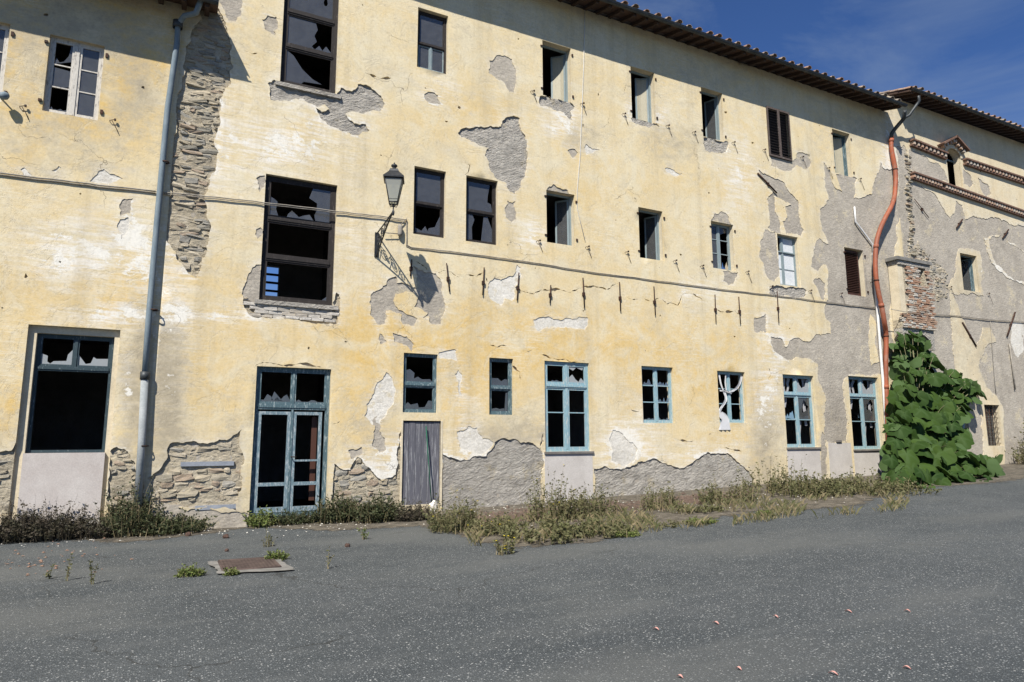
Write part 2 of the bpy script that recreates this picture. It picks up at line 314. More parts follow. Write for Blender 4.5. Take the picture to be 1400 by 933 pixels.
# ================================================================== THE GROUND
def m_asphalt():
    s = N('worn_asphalt'); n1 = s.noise(.35, 7, .6, dist=.4); n2 = s.noise(2.2, 8, .7); n3 = s.noise(60, 4, .7)
    c = s.mix(s.ramp(n1, [(.35, 0.0), (.65, 1.0)]), (.046, .053, .055), (.068, .075, .076)); c = s.mix(s.ramp(n2, [(.5, 0.0), (.75, .5)]), c, (.088, .094, .092))
    def vor(scale, thr, colr, c, keep):
        v = s.n('TexVoronoi'); v.inputs['Scale'].default_value = scale; s.l(s.tc.outputs['Object'], v.inputs[0]); sp = s.n('SeparateColor'); s.l(v.outputs['Color'], sp.inputs[0])
        k = s.math('MULTIPLY', s.math('LESS_THAN', v.outputs['Distance'], thr), s.math('GREATER_THAN', sp.outputs[0], keep)); return s.mix(k, c, colr), v
    c, v1 = vor(85, .36, (.15, .16, .16), c, .55); c, v2 = vor(50, .33, (.27, .28, .27), c, .78); c, v3 = vor(27, .24, (.34, .34, .32), c, .84); c = s.mix(s.ramp(s.noise(.9, 6, .7, (1, 3, 1), off=8), [(.5, 0.0), (.7, .45)]), c, (.1, .106, .104))
    c = s.mix(1, c, s.ramp(n3, [(.3, .65), (.7, 1.3)]), 'MULTIPLY')
    wd = s.n('TexNoise'); wd.inputs['Scale'].default_value = 1.5; wd.inputs['Detail'].default_value = 7; s.l(s.tc.outputs['Object'], wd.inputs[0])
    vm = s.n('VectorMath', operation='MULTIPLY_ADD'); s.l(wd.outputs['Color'], vm.inputs[0]); vm.inputs[1].default_value = (1.2, 1.2, 0); s.l(s.tc.outputs['Object'], vm.inputs[2])
    vo = s.n('TexVoronoi', feature='DISTANCE_TO_EDGE'); vo.inputs['Scale'].default_value = .22; s.l(vm.outputs[0], vo.inputs[0])
    ck = s.math('MULTIPLY', s.math('LESS_THAN', vo.outputs['Distance'], .003), s.ramp(s.noise(.4, 3, .5, off=71), [(.5, 0.0), (.56, 1.0)])); c = s.mix(s.math('MULTIPLY', ck, .6), c, (.025, .025, .022))
    c = s.mix(s.ramp(s.noise(.16, 5, .6, (1, 2.4, 1), off=33), [(.48, 0.0), (.6, .5)]), c, (.115, .118, .11)); c = s.mix(s.ramp(s.noise(.7, 7, .75, off=43), [(.62, 0.0), (.7, .5)]), c, (.045, .048, .05))
    s.bump(s.math('ADD', n3, s.math('MULTIPLY', v1.outputs['Distance'], -.8)), .6, .012); return s.col(c, .85, 0, .25)
M_asph = m_asphalt()
M_dirt = m_simple('dry_dirt_and_litter', (.09, .07, .05), (.25, .21, .16), 4, .97, 1, 40, .05, c3=(.12, .085, .06))
M_conc = m_simple('concrete', (.14, .135, .12), (.23, .22, .2), 6, .95, .5)
def grid_plane(xs, ys, zf):
    m = MB(); vs = [(x, y, zf(x, y)) for x in xs for y in ys]; ny = len(ys)
    m.add(vs, [(i*ny+j, (i+1)*ny+j, (i+1)*ny+j+1, i*ny+j+1) for i in range(len(xs)-1) for j in range(ny-1)], 0, True); return m
xs = [-300, -100, -40, -20] + [-12+i*.5 for i in range(120)] + [50, 60, 80, 150, 400]; ys = [-300, -120, -50, -30] + [-20+i*.5 for i in range(42)] + [3, 20, 300]
def wav(x, y): return gz(x) + (.012*noise.noise(Vector((x*.5, y*.5, 0))) if -14 < x < 48 and -21 < y < 1 else 0)
grid_plane(xs, ys, wav).obj('ground', M_asph, kind='structure')
# dirt strip along the foot of the wall, ragged towards the asphalt
edge_px = [(-60, 748), (60, 742), (150, 748), (290, 734), (345, 726), (440, 730), (560, 724), (610, 738), (690, 758), (760, 752), (850, 745), (900, 728), (960, 718), (1050, 704), (1130, 700), (1210, 694), (1240, 676), (1300, 668), (1370, 664), (1440, 655)]
eg = [gnd(*p) for p in edge_px]
ring = rough([(-14, .02), (-14, -1.2)]+[(p.x, p.y) for p in eg]+[(40, -4.5), (46, -.5), (46, .02)], .1, .35, 3)
v, f, mid = sheet([ring], [], [], 0, 0, .28)
m = MB(); vv = [(a, c, wav(a, c)+.005+.0*b) for a, b, c in v]; ft = [t for t, k in zip(f, mid) if k == 0]; m.add(vv, ft, 0, True)
sN = N('dry_dirt_and_litter'); a_ = sN.n('VertexColor', layer_name='fade'); sp_ = sN.n('SeparateColor'); sN.l(a_.outputs[0], sp_.inputs[0])
n1 = sN.noise(3.5, 9, .75); n2 = sN.noise(45, 5, .8); c_ = sN.mix(sN.ramp(n1, [(.4, 0.0), (.62, 1.0)]), (.085, .075, .06), (.2, .175, .135)); c_ = sN.mix(sN.ramp(sN.noise(14, 6, .8, off=5), [(.58, 0.0), (.66, .8)]), c_, (.4, .37, .31)); c_ = sN.mix(1, c_, sN.ramp(n2, [(.3, .5), (.7, 1.4)]), 'MULTIPLY')
sN.bump(n2, .9, .03); sN.col(c_, .97, 0, .1); tr = sN.n('BsdfTransparent'); mx = sN.n('MixShader')
al = sN.ramp(sN.math('ADD', sp_.outputs[0], sN.math('MULTIPLY', sN.math('SUBTRACT', sN.noise(4, 10, .8, off=15), .5), 1.6)), [(.42, 0.0), (.5, 1.0)])
sN.l(al, mx.inputs[0]); sN.l(tr.outputs[0], mx.inputs[1]); sN.l(sN.b.outputs[0], mx.inputs[2]); sN.l(mx.outputs[0], sN.o.inputs[0]); M_dirt = sN.mat
me = m.mesh('dirt_strip', M_dirt); P2 = np.array([(p[0], p[1]) for p in vv]); E2 = np.array([r for r in ring if r[1] < -.1])
dd = np.min(np.linalg.norm(P2[:, None, :]-E2[None], axis=2), axis=1); wf = np.clip(dd/.9, 0, 1)*np.where(P2[:, 0] > 11, .75, 1); fa = np.ones((len(P2), 4), np.float32); fa[:, 0] = wf
me.color_attributes.new('fade', 'FLOAT_COLOR', 'POINT').data.foreach_set('color', fa.ravel()); link('dirt_strip', me, kind='structure')

# ================================================================== WINDOWS (opening corners as seen in the photograph, cast onto the wall plane)
def rect(tl, tr, br, bl):
    a, b, c, d = fac(*tl), fac(*tr), fac(*br), fac(*bl)
    return ((a[0]+d[0])/2, (b[0]+c[0])/2, (c[1]+d[1])/2, (a[1]+b[1])/2)
W = {
 'L2': rect((69.7, 47.7), (144, 63), (133, 163.5), (56.3, 152)),
 'L3': rect((48.8, 453.7), (156, 460.6), (142.7, 620), (33, 618.8)),
 'M2': rect((364, 238.8), (462.6, 252.7), (454, 418), (354, 410)),
 'M3': rect((572, 11.3), (614, 21.4), (610.5, 100.5), (569.8, 92.5)),
 'M4': rect((566.5, 227.5), (611.3, 234.7), (607.3, 325), (565, 320.5)),
 'M5': rect((637.6, 240), (682.3, 248), (678.8, 335), (636.8, 330)),
 'S1': rect((747.2, 260.2), (785.2, 266), (787, 337), (747.4, 331)),
 'S2': rect((872.9, 283.5), (905.8, 289), (908.5, 358), (874.7, 351.3)),
 'S3': rect((972, 302.5), (1001.5, 307), (1006.9, 371), (974.7, 366.6)),
 'S4': rect((1062, 319.7), (1090.7, 324.5), (1095.6, 392.9), (1067.4, 389.4)),
 'S5': rect((1154.5, 338), (1180.5, 342.5), (1186, 405.5), (1160, 403)),
 'T1': rect((740.7, 56.3), (779.6, 65), (782, 139.4), (742.9, 131.3)),
 'T2': rect((861.3, 90.6), (894, 99.7), (897, 168.3), (864.8, 161.6)),
 'T3': rect((957.3, 119.3), (986, 127.3), (992, 193.5), (962, 187.6)),
 'T4': rect((1046, 146), (1076.8, 154), (1083, 221), (1052, 213.6)),
 'T5': rect((1136.3, 175.5), (1161, 183.6), (1167, 242.5), (1143.3, 237)),
 'G1': rect((349.2, 500.8), (453, 504.8), (446, 699), (342.5, 706)),
 'G2': rect((551.6, 482.5), (599, 484.9), (596.8, 564.7), (551, 564)),
 'G3': rect((550.3, 575.3), (601.5, 575.6), (602.5, 690), (549.5, 690)),
 'G4': rect((669, 489.6), (702.9, 490.5), (700.6, 567.7), (669, 567)),
 'G5': rect((744, 493.8), (805.8, 496.3), (807, 617), (746.3, 618)),
 'G6': rect((877, 500.8), (920.7, 502.4), (922, 579), (879.6, 578.3)),
 'G7': rect((980.9, 507.3), (1018, 508.9), (1022, 579), (983.4, 577.3)),
 'G8': rect((1070.5, 512.4), (1112, 513.7), (1119, 611), (1075.7, 612.7)),
 'G9': rect((1161, 514.6), (1199.7, 516), (1209, 614), (1166, 614.9)),
 'R1': rect((1292.6, 212), (1312, 216), (1318, 257), (1299, 252)),
 'R2': rect((1311.3, 345.4), (1334, 350.5), (1341.6, 400), (1318.8, 396.9)),
 'R3': rect((1346, 553.8), (1368.5, 553.8), (1370, 610), (1350.8, 609.4)),
 'R4': rect((1278, 556), (1322, 557), (1328, 612), (1284, 612)),
}
h = W['M2'][3]-W['M2'][2]; a = rect((389.7, 0), (466.6, 0), (457, 127), (381.6, 114)); W['M1'] = (a[0], a[1], a[2], a[2]+h)
a = W['L2']; b1 = (fac(14, 33.5)[0]+fac(2.7, 134)[0])/2; sh = a[1]-b1; W['L1'] = (a[0]-sh, b1, a[2]+.02, a[3]+.02); W['L0'] = (a[0]-2*sh, b1-sh, a[2], a[3])
W['G1'] = (W['G1'][0], W['G1'][1], -.12, W['G1'][3])
X_LM, X_MR, XL, XR = -.47, 24.95, -11.0, 47.0
EV_L, EV_M, EV_R = 11.02, 14.38, 15.12
bldL = thing('side_wing', 'yellow plastered wing left of the grey downpipe, with white framed upper window', 'building')
bldM = thing('derelict_building', 'long three storey yellow building with peeling plaster, broken windows and tiled eave', 'building')
bldR = thing('end_building', 'taller grey and cream building at far right behind the big leafed bush', 'building')
def rp(q, e=0): return [(q[0]-e, q[2]-e), (q[1]+e, q[2]-e), (q[1]+e, q[3]+e), (q[0]-e, q[3]+e)]

# ================================================================== PEELED PATCHES  (kind, outline)
# g grey render, r rough scratched mortar, w white skim, s rubble stone, b limewashed brick, k red brick
PM = [
('g', [(292,-12),(330,-12),(331,6),(322,30),(312,28),(305,12)]),
('s', [(277,-60),(277,27),(261,46),(253,83),(248,113),(241,145),(236,188),(232,230),(229,300),(224,324),(233,335),(241,354),(257,374),(268,380),(272,373),(281,349),(284,300),(280,274),(285,255),(293,236),(296,228),(295,188),(303,145),(316,115),(319,91),(308,35),(291,0),(288,-60)]),
('s', [(201,654),(213,646),(220,640),(228,616),(236,605),(265,603),(290,605),(310,602),(322,594),(331,587),(332,620),(331,667),(324,700),(205,700)]),
('r', [(366,114),(375,109),(385,115),(457,131),(466,120),(481,125),(489,115),(505,118),(521,131),(526,142),(521,151),(500,154),(473,155),(484,169),(500,170),(505,178),(487,185),(468,180),(438,161),(432,145),(414,135),(390,138),(370,137)]),
('g', [(358,27),(366,21),(378,23),(380,40),(373,45),(362,40)]),
('g', [(580,129),(588,126),(599,131),(603,143),(592,142),(582,137)]),
('g', [(668,100),(669,83),(690,76),(700,81),(705,118),(703,127),(696,126),(685,110)]),
('r', [(626,182),(635,175),(655,174),(685,173),(694,160),(711,162),(720,193),(720,233),(713,250),(703,266),(697,262),(692,250),(680,246),(669,230),(663,213),(668,203),(645,194),(631,188)]),
('g', [(690,285),(695,277),(705,275),(703,283),(706,300),(700,305),(692,298)]),
('g', [(350,244),(362,240),(362,255),(355,263)]), ('g', [(350,314),(356,311),(360,318),(352,327)]),
('g', [(350,362),(343,372),(337,385),(333,408),(356,411),(357,362)]),
('b', [(333,408),(334,421),(342,432),(360,434),(400,437),(440,443),(462,443),(465,425),(464,403),(460,400),(458,408),(453,417),(352,408)]),
('g', [(505,413),(508,402),(521,395),(532,381),(541,378),(543,387),(559,390),(570,394),(571,378),(564,362),(583,373),(596,374),(607,413),(603,444),(588,442),(586,432),(572,434),(567,446),(551,444),(549,430),(537,426),(528,425),(527,442),(516,444),(507,432)]),
('g', [(537,455),(556,460),(566,471),(563,481),(539,468)]), ('g', [(519,456),(524,460),(529,468),(520,471)]),
('w', [(600,482),(624,479),(626,493),(602,491)]),
('w', [(528,509),(537,520),(539,550),(529,566),(519,583),(506,578),(498,569),(501,553),(509,540),(516,523)]),
('g', [(512,576),(516,571),(519,590),(526,599),(528,616),(519,620),(509,610),(511,596)]),
('g', [(476,616),(494,611),(496,621),(480,628)]),
('s', [(457,634),(479,643),(489,625),(499,635),(522,658),(541,649),(543,613),(548,590),(549,626),(549,700),(456,700)]),
('w', [(622,512),(627,506),(632,512),(629,526),(632,541),(628,540)]),
('w', [(625,590),(640,583),(652,585),(660,600),(675,605),(668,615),(655,622),(640,618),(628,610)]),
('r', [(602,618),(612,625),(630,630),(648,624),(665,624),(676,605),(690,599),(712,606),(725,605),(738,614),(742,592),(744,640),(745,706),(602,706)]),
('r', [(812,641),(825,638),(850,642),(872,632),(892,627),(911,634),(935,640),(959,624),(977,620),(1001,624),(1020,642),(1030,655),(1032,690),(810,706)]),
('w', [(833,600),(838,588),(850,592),(865,605),(872,615),(868,630),(855,638),(836,630)]),
('w', [(729,437),(740,434),(786,436),(792,433),(803,434),(804,442),(800,452),(780,448),(753,449),(735,453),(731,446)]),
('w', [(667,400),(669,386),(676,380),(685,383),(700,378),(707,362),(712,366),(710,385),(704,400),(700,412),(690,408),(685,418),(672,410)]),
('r', [(739,131),(780,140),(786,146),(780,153),(782,165),(771,154),(753,147),(739,145)]),
('g', [(776,206),(786,204),(790,209),(783,216)]), ('w', [(799,202),(801,197),(820,205),(812,208),(801,212)]),
('w', [(909,230),(922,233),(933,237),(925,241),(912,236)]),
('r', [(863,162),(898,169),(903,174),(885,174),(865,167)]), ('r', [(962,188),(994,193),(996,196),(995,204),(988,210),(964,205)]),
('g', [(747,262),(751,255),(757,252),(776,260),(778,266)]), ('g', [(972,304),(977,292),(987,289),(997,298),(1001,309)]),
('g', [(988,371),(1009,372),(1005,384),(997,391),(989,385)]),
('g', [(1053,213),(1084,220),(1090,209),(1107,212),(1109,222),(1101,232),(1090,226),(1083,233),(1069,233),(1054,227)]),
('g', [(1126,222),(1142,239),(1165,241),(1172,244),(1170,260),(1168,271),(1179,270),(1192,266),(1195,250),(1204,222),(1210,232),(1234,232),(1234,280),(1226,318),(1224,345),(1220,400),(1216,440),(1222,475),(1225,490),(1226,516),(1204,512),(1162,512),(1154,520),(1156,560),(1158,606),(1133,606),(1128,598),(1126,566),(1130,547),(1120,524),(1118,498),(1104,490),(1088,489),(1072,490),(1056,476),(1054,460),(1068,463),(1074,475),(1082,465),(1090,462),(1101,467),(1117,457),(1136,457),(1136,442),(1128,432),(1130,413),(1132,381),(1129,362),(1118,371),(1109,365),(1113,341),(1120,326),(1133,334),(1124,314),(1121,287),(1133,273),(1128,255)]),
('g', [(1037,232),(1050,240),(1057,243),(1070,248),(1085,268),(1091,274),(1093,298),(1099,314),(1095,323),(1075,321),(1070,303),(1076,298),(1074,282),(1082,280),(1068,272),(1058,268),(1060,290),(1066,302),(1068,320),(1060,318),(1050,312),(1052,290),(1049,272),(1058,262),(1046,250),(1040,242)]),
('g', [(1039,332),(1046,314),(1060,318),(1063,345),(1065,378),(1060,385),(1050,380),(1045,365),(1038,350)]),
('g', [(1112,384),(1120,380),(1128,388),(1129,400),(1127,412),(1122,408),(1118,395)]),
('g', [(1032,434),(1046,429),(1048,440),(1048,456),(1032,454)]),
('r', [(1052,395),(1062,390),(1095,394),(1103,398),(1102,405),(1075,404),(1052,402)]),
('g', [(196,690),(214,696),(326,700),(341,704),(341,740),(196,740)]),
('g', [(452,690),(470,694),(545,698),(545,725),(452,725)]),
('g', [(1124,590),(1130,600),(1131,640),(1125,660),(1120,640)]),
]
PML = {0: 0}
PL_ = [
('w', [(28,232),(33,229),(38,235),(44,240),(40,242),(32,240)]), ('w', [(70,234),(80,227),(84,230),(76,236)]),
('w', [(122,248),(133,238),(142,231),(150,238),(162,241),(169,244),(160,248),(148,253),(135,251)]),
('g', [(163,280),(170,272),(182,271),(179,280),(178,292),(165,296)]), ('w', [(164,300),(175,297),(177,310),(172,322),(165,328)]),
('s', [(-60,625),(0,618),(16,616),(25,603),(27,650),(21,705),(-60,705)]),
('s', [(152,615),(160,611),(170,614),(178,622),(185,634),(190,650),(192,700),(148,700),(150,650)]),
]
PR = [
('g', [(1243,205),(1260,212),(1270,220),(1283,223),(1290,232),(1297,250),(1265,242),(1243,236)]),
('g', [(1226,200),(1236,198),(1240,206),(1245,240),(1246,300),(1244,340),(1226,340)]),
('g', [(1317,232),(1327,240),(1331,252),(1326,257),(1318,252)]), ('g', [(1337,243),(1345,250),(1353,256),(1355,266),(1348,269),(1341,258)]),
('g', [(1246,245),(1260,254),(1278,265),(1288,282),(1299,299),(1305,292),(1307,275),(1316,280),(1320,300),(1331,295),(1345,298),(1364,298),(1385,308),(1440,322),(1440,345),(1400,345),(1368,322),(1345,325),(1350,345),(1356,360),(1375,378),(1400,390),(1440,400),(1440,650),(1376,650),(1372,560),(1362,540),(1345,520),(1338,500),(1352,470),(1362,468),(1356,452),(1344,448),(1336,470),(1322,450),(1300,400),(1345,405),(1342,380),(1340,345),(1312,340),(1305,380),(1297,392),(1299,408),(1303,470),(1312,530),(1340,545),(1345,620),(1340,650),(1240,650),(1226,500),(1226,345),(1245,345)]),
('g', [(1368,322),(1400,345),(1420,348),(1420,380),(1400,386),(1380,378),(1362,362),(1354,340),(1352,328)]),
('w', [(1384,440),(1400,445),(1400,478),(1392,488),(1383,466)]),
]
CR_ = [  # cracks: (polyline, half width)
([(569,358),(585,371),(600,373),(607,370),(617,372),(628,379)], .012), ([(640,376),(652,378),(661,372)], .01), ([(664,379),(668,394),(666,402)], .01),
([(700,392),(712,398),(730,402),(751,397),(780,400),(796,393),(830,396),(846,387)], .008), ([(851,402),(860,408),(872,409)], .01), ([(880,408),(893,412),(900,408),(912,416),(927,418),(932,405),(940,401),(957,407),(962,412)], .013), ([(979,423),(990,427),(1004,425),(1010,430)], .01),
([(349,500),(370,496),(386,500),(410,497),(440,502)], .012), ([(741,485),(752,490),(775,492),(800,493)], .012), ([(670,472),(680,475),(692,473)], .012), ([(715,478),(722,481),(728,478)], .012),
([(840,472),(850,475)], .01), ([(455,580),(465,576)], .01), ([(1050,500),(1054,512),(1050,520)], .012), ([(930,602),(940,604),(948,603)], .012), ([(990,612),(1002,615),(1014,617)], .012), ([(862,560),(874,563)], .01),
([(500,100),(520,108),(535,107)], .01), ([(1000,560),(1004,575)], .01), ([(700,500),(710,508),(712,520)], .01), ([(330,70),(345,74),(352,73)], .012), ([(635,222),(642,226),(640,236),(632,240)], .02)]
ISL = {'M': [[(541,402),(556,398),(572,406),(566,420),(585,428),(570,436),(556,430),(545,424),(538,412)], [(430,146),(444,143),(450,149),(440,153)],[(1135,230),(1140,232),(1146,248),(1152,262),(1143,258),(1137,245)], [(1190,430),(1197,440),(1196,470),(1202,495),(1192,500),(1188,470)]], 'R': [[(1284,420),(1284,421),(1285,421)]]}
def tuv(pl): return [fac(*p) for p in pl]
def crack(pl, hw):
    p = [Vector(fac(*q)) for q in pl]; up = []; dn = []
    for i, q in enumerate(p):
        t = (p[min(i+1, len(p)-1)]-p[max(i-1, 0)]).normalized(); n = Vector((-t.y, t.x)); k = hw*(0.15 if i in (0, len(p)-1) else R.uniform(.3, 1.0))
        up.append(q+n*k); dn.append(q-n*k*.6)
    return [(a.x, a.y) for a in up+dn[::-1]]
BLOBS = [(2,225,600,30,60,.5),(2,235,470,26,60,.35),(2,195,450,20,70,.3),(2,1350,430,90,120,.4),(1,1385,370,40,50,.4),(2,1300,180,150,40,.25),(2,175,560,14,110,.35),(1,175,520,10,90,.4),(1,120,350,100,40,.25),(1,840,610,40,30,.3),(1,1060,480,20,60,.35),(1,420,180,80,50,.3),(1,480,330,50,70,.25),(1,300,200,40,80,.3),(2,1120,260,14,60,.15),(1,560,620,50,20,.3), # channel, x, y, rx, ry, strength  in photograph pixels: 0 ochre, 1 white, 2 grey
(0,660,455,230,38,.75),(0,700,490,160,30,.35),(0,80,70,160,110,1.0),(0,10,540,40,90,.6),(0,600,520,90,60,.5),(0,290,520,60,70,.4),(0,930,520,130,45,.45),(0,140,395,160,40,.5),(0,480,520,40,80,.45),(0,640,150,60,60,.25),(0,830,300,90,40,.25),(0,1000,470,60,25,.3),(0,1000,590,60,30,.35),
(1,192,340,22,60,.4),(1,232,430,30,80,.4),(1,225,560,24,60,.35),(1,150,432,70,14,.5),(1,300,432,60,12,.45),(1,770,172,28,22,.5),(1,868,150,16,16,.5),(1,903,160,14,14,.45),(1,1010,240,22,60,.4),(1,955,400,40,22,.35),(1,1045,560,20,50,.45),(1,385,205,50,25,.35),(1,725,320,22,22,.5),(1,100,340,70,50,.3),(1,60,560,16,60,.4),(1,700,625,80,14,.4),(1,540,640,60,25,.4),(1,640,570,20,40,.3),(1,870,590,30,40,.35),(1,600,120,30,30,.3),(1,960,620,60,16,.35),(1,1215,210,10,60,.55),
(2,80,180,120,60,.35),(2,60,60,160,70,.35),(2,20,580,40,60,.3),(2,620,40,120,20,.2),(2,190,120,30,60,.45),(2,232,520,26,90,.5),(2,190,540,16,100,.4),(2,1046,600,20,60,.6),(2,790,188,30,20,.42),(2,925,195,45,30,.42),(2,500,590,40,50,.3),(2,720,580,60,20,.3),(2,130,330,110,40,.2),(2,320,610,16,70,.35),(2,820,15,100,40,.3),(2,100,20,150,40,.4),(2,1000,100,150,50,.25),(2,1180,170,50,30,.3),(2,690,600,60,20,.4),(2,1100,560,60,70,.25)]
def set_wear(me, rings=()):
    n = len(me.vertices); co_ = np.empty(n*3, np.float32); me.vertices.foreach_get('co', co_); P = co_.reshape(-1, 3).astype(float); x, y = npproj(P)
    A = np.zeros((n, 4), np.float32); A[:, 3] = 1; A[:, 0] = .18; A[:, 1] = .04; A[:, 2] = .06
    for c, bx, by, rx, ry, s_ in BLOBS: A[:, c] += s_*np.exp(-(((x-bx)/rx)**2+((y-by)/ry)**2)*.9)
    A[:, 2] += .45*np.clip((1.2-P[:, 2])/1.5, 0, 1)**1.5
    if rings:
        Q = np.array([p for r in rings for p in r]); d = np.full(n, 9.0); PX = P[:, [0, 2]]
        for i in range(0, n, 4000): d[i:i+4000] = np.sqrt(((PX[i:i+4000, None, :]-Q[None])**2).sum(2).min(1))
        A[:, 1] += .24*np.exp(-(d/.09)**1.3); A[:, 2] += .12*np.exp(-d/.25)
    ca = me.color_attributes.new('wear', 'FLOAT_COLOR', 'POINT'); ca.data.foreach_set('color', np.clip(A, 0, 1).ravel())
# stones and bricks: shared meshes
def stone_mesh(seed, mat, name, blocky=.35, jit=.05):
    rr = random.Random(seed); bm = bmesh.new(); bmesh.ops.create_cube(bm, size=1)
    bmesh.ops.subdivide_edges(bm, edges=bm.edges[:], cuts=1, use_grid_fill=True)
    for v in bm.verts:
        q = v.co.copy(); n = q.normalized()*.62; v.co = q.lerp(n, 1-blocky if q.length > .55 else .1); v.co += Vector([rr.uniform(-jit, jit) for _ in range(3)])
    me = bpy.data.meshes.new(name); bm.to_mesh(me); bm.free(); me.materials.append(mat); me.polygons.foreach_set('use_smooth', [rr.random() < .0]*len(me.polygons)); return me
SM = [stone_mesh(i, M_stone, 'stone', R.uniform(.25, .75), .11) for i in range(20)]
BM_ = [stone_mesh(50+i, M_brick, 'brick', .88) for i in range(5)]
WM = [stone_mesh(70+i, M_wbrick, 'brick', .88) for i in range(5)]
def masonry(poly, parent, kind, avoid, y0=.0, hr=None, wr=None, limit=400):
    P = np.array(poly); x0, z0 = P.min(0); x1, z1 = P.max(0); meshes = {'s': SM, 'b': WM, 'k': BM_}[kind]; nm = 'stone' if kind == 's' else 'brick'
    hr = hr or ((.055, .125) if kind == 's' else (.075, .085)); wr = wr or ((.1, .42) if kind == 's' else (.24, .3)); z = z0; n = 0; row = 0
    while z < z1:
        h_ = R.uniform(*hr); x = x0-R.uniform(0, .3)+(row % 2)*.13
        while x < x1:
            w_ = R.uniform(*wr)
            for (cx, cw) in ((x+w_/2, w_),):
                pts = np.array([(cx, z+h_/2), (cx-cw*.36, z+h_*.25), (cx+cw*.36, z+h_*.25), (cx-cw*.36, z+h_*.75), (cx+cw*.36, z+h_*.75)]); ins = inside(pts, poly)
                if not ins.all() and w_ > .2: pts[:, 0] = cx-.02+(pts[:, 0]-cx)*.4; cw *= .45; ins = inside(pts, poly)
                if kind == 's' and R.random() < .1: continue
                if ins.sum() >= 4 and not any(q[0]-.0 < cx+cw/2 and q[1] > cx-cw/2 and q[2] < z+h_ and q[3] > z for q in avoid):
                    o = link(nm, R.choice(meshes), parent, (cx, y0+(.088 if kind == 's' else .075)+R.uniform(-.012, .018), z+h_/2)); o.scale = (cw*1.02, .14, h_*(R.uniform(.75, 1.15) if kind == 's' else .95)); o.rotation_euler = (R.uniform(-.12, .12), R.uniform(-.16, .16) if kind == 's' else R.uniform(-.012, .012), R.uniform(-.1, .1))
                    if kind == 's': o.location.z += R.uniform(-.02, .02); o.location.y += R.uniform(-.01, .02); n += 1
                    if R.random() < .5: o.scale.x *= -1; 
            x += w_+R.uniform(.0, .02)
        z += h_; row += 1
    return n
LINT = []
def facade(bld, key, x0, x1, ztop, patches, names, mat, yoff=0.0, arch=None):
    q = [W[k] for k in names]; zb = -.9
    body = [(x0, zb), (x1, zb), (x1, ztop), (x0, ztop)]; holes = [rp(r) for r in q]
    if arch: holes.append(arch)
    v, f, mi = sheet([body], holes, [], .06, .3, 1.2)
    m = MB(); m.v = v; m.f = f; m.m = [0 if i == 0 else 1 for i in mi]; m.sm = [False]*len(f)
    vb, fb, mb = sheet([body], holes, [], .3, .3, 1.2); m.add(vb, [t[::-1] for t, k in zip(fb, mb) if k == 0], 2)
    m.obj('wall', [M_grey, M_reveal, M_room], bld)
    # plaster skin
    ph = []; fills = []
    for i, (kd, pl) in enumerate(patches):
        r = rough(tuv(pl), .16, .07, i); ph.append(r); fills.append((kd, r, tuv(pl)))
    cr = [rough(crack(*c), .15, .08, 3) for c in CR_] if key == 'M' else []
    tr_ = random.Random(len(patches)); tiny = []
    for i in range({'L': 20, 'M': 70, 'R': 30}[key]):
        cx, cz = tr_.uniform(max(x0, -6)+.2, min(x1, 36)-.2), tr_.uniform(.2, ztop-.4); r_ = .02+.05*tr_.random()**3; ph_ = tr_.uniform(.4, 1.6)
        if any(a[0]-.12 < cx < a[1]+.12 and a[2]-.12 < cz < a[3]+.12 for a in q): continue
        tiny.append([(cx+r_*ph_*math.cos(a*.9)*tr_.uniform(.5, 1.2), cz+r_*math.sin(a*.9)*tr_.uniform(.5, 1.2)) for a in range(7)])
    cr += tiny
    isl = [rough(tuv(p), .12, .08, 5) for p in ISL.get(key, []) if key == 'M']
    und = nfun(.007, .8, 3.3, 3)
    v, f, mi = sheet([body], holes+ph+cr, isl, 0, .064, .2, lambda P: und(P))
    m = MB(); m.v = v; m.f = f; m.m = [0]*len(f); m.sm = [k == 0 for k in mi]
    me = m.mesh('plaster', mat); set_wear(me, ph); link('plaster', me, bld)
    av = [(r[0]-.003, r[1]+.003, r[2]-.003, r[3]+.003) for r in q]
    for i, (kd, r, raw) in enumerate(fills):
        g = grow(r, .05); hol = [rp(a, .004) for a in q]
        y, amp, sc, mt = {'g': (.013, .007, 3, M_grey), 'r': (.03, .035, 4.5, M_greyr), 'w': (.013, .005, 2, M_white), 's': (.046, .028, 6, M_mort), 'b': (.05, .015, 5, M_mort), 'k': (.05, .015, 5, M_mort)}[kd]
        P = np.array(g); ar = (P[:, 0].max()-P[:, 0].min())*(P[:, 1].max()-P[:, 1].min()); gr = .06 if kd == 'r' else .09
        if ar > 20: gr = .14
        y += (i % 5)*.0012; fn = nfun(amp, sc, i*1.7, 4)
        cap = .0 if kd in 'gw' else -.01
        v, f, mi = sheet([g], hol, [], y, .064, gr, lambda P, fn=fn, y=y: np.clip(fn(P), -y+.006, .03))
        vv, ff, _ = v, f, 0
        m = MB(); m.v = v; m.f = f; m.m = [0]*len(f); m.sm = [k == 0 for k in mi]
        nm = {'g': 'exposed_render', 'r': 'rough_render', 'w': 'white_skim_coat', 's': 'lime_mortar', 'b': 'lime_mortar', 'k': 'lime_mortar'}[kd]; m.obj(nm, mt, bld)
        if kd in 'sbk': masonry(r, bld, kd, av+LINT, 0, None if key != 'M' or i < 2 or kd == 'b' else (.07, .16))
LINT = [(fac(247, 633)[0], fac(320, 633)[0], fac(247, 638)[1], fac(247, 632)[1]), (fac(267, 693)[0], fac(324, 693)[0], fac(267, 698)[1], fac(267, 692)[1])]
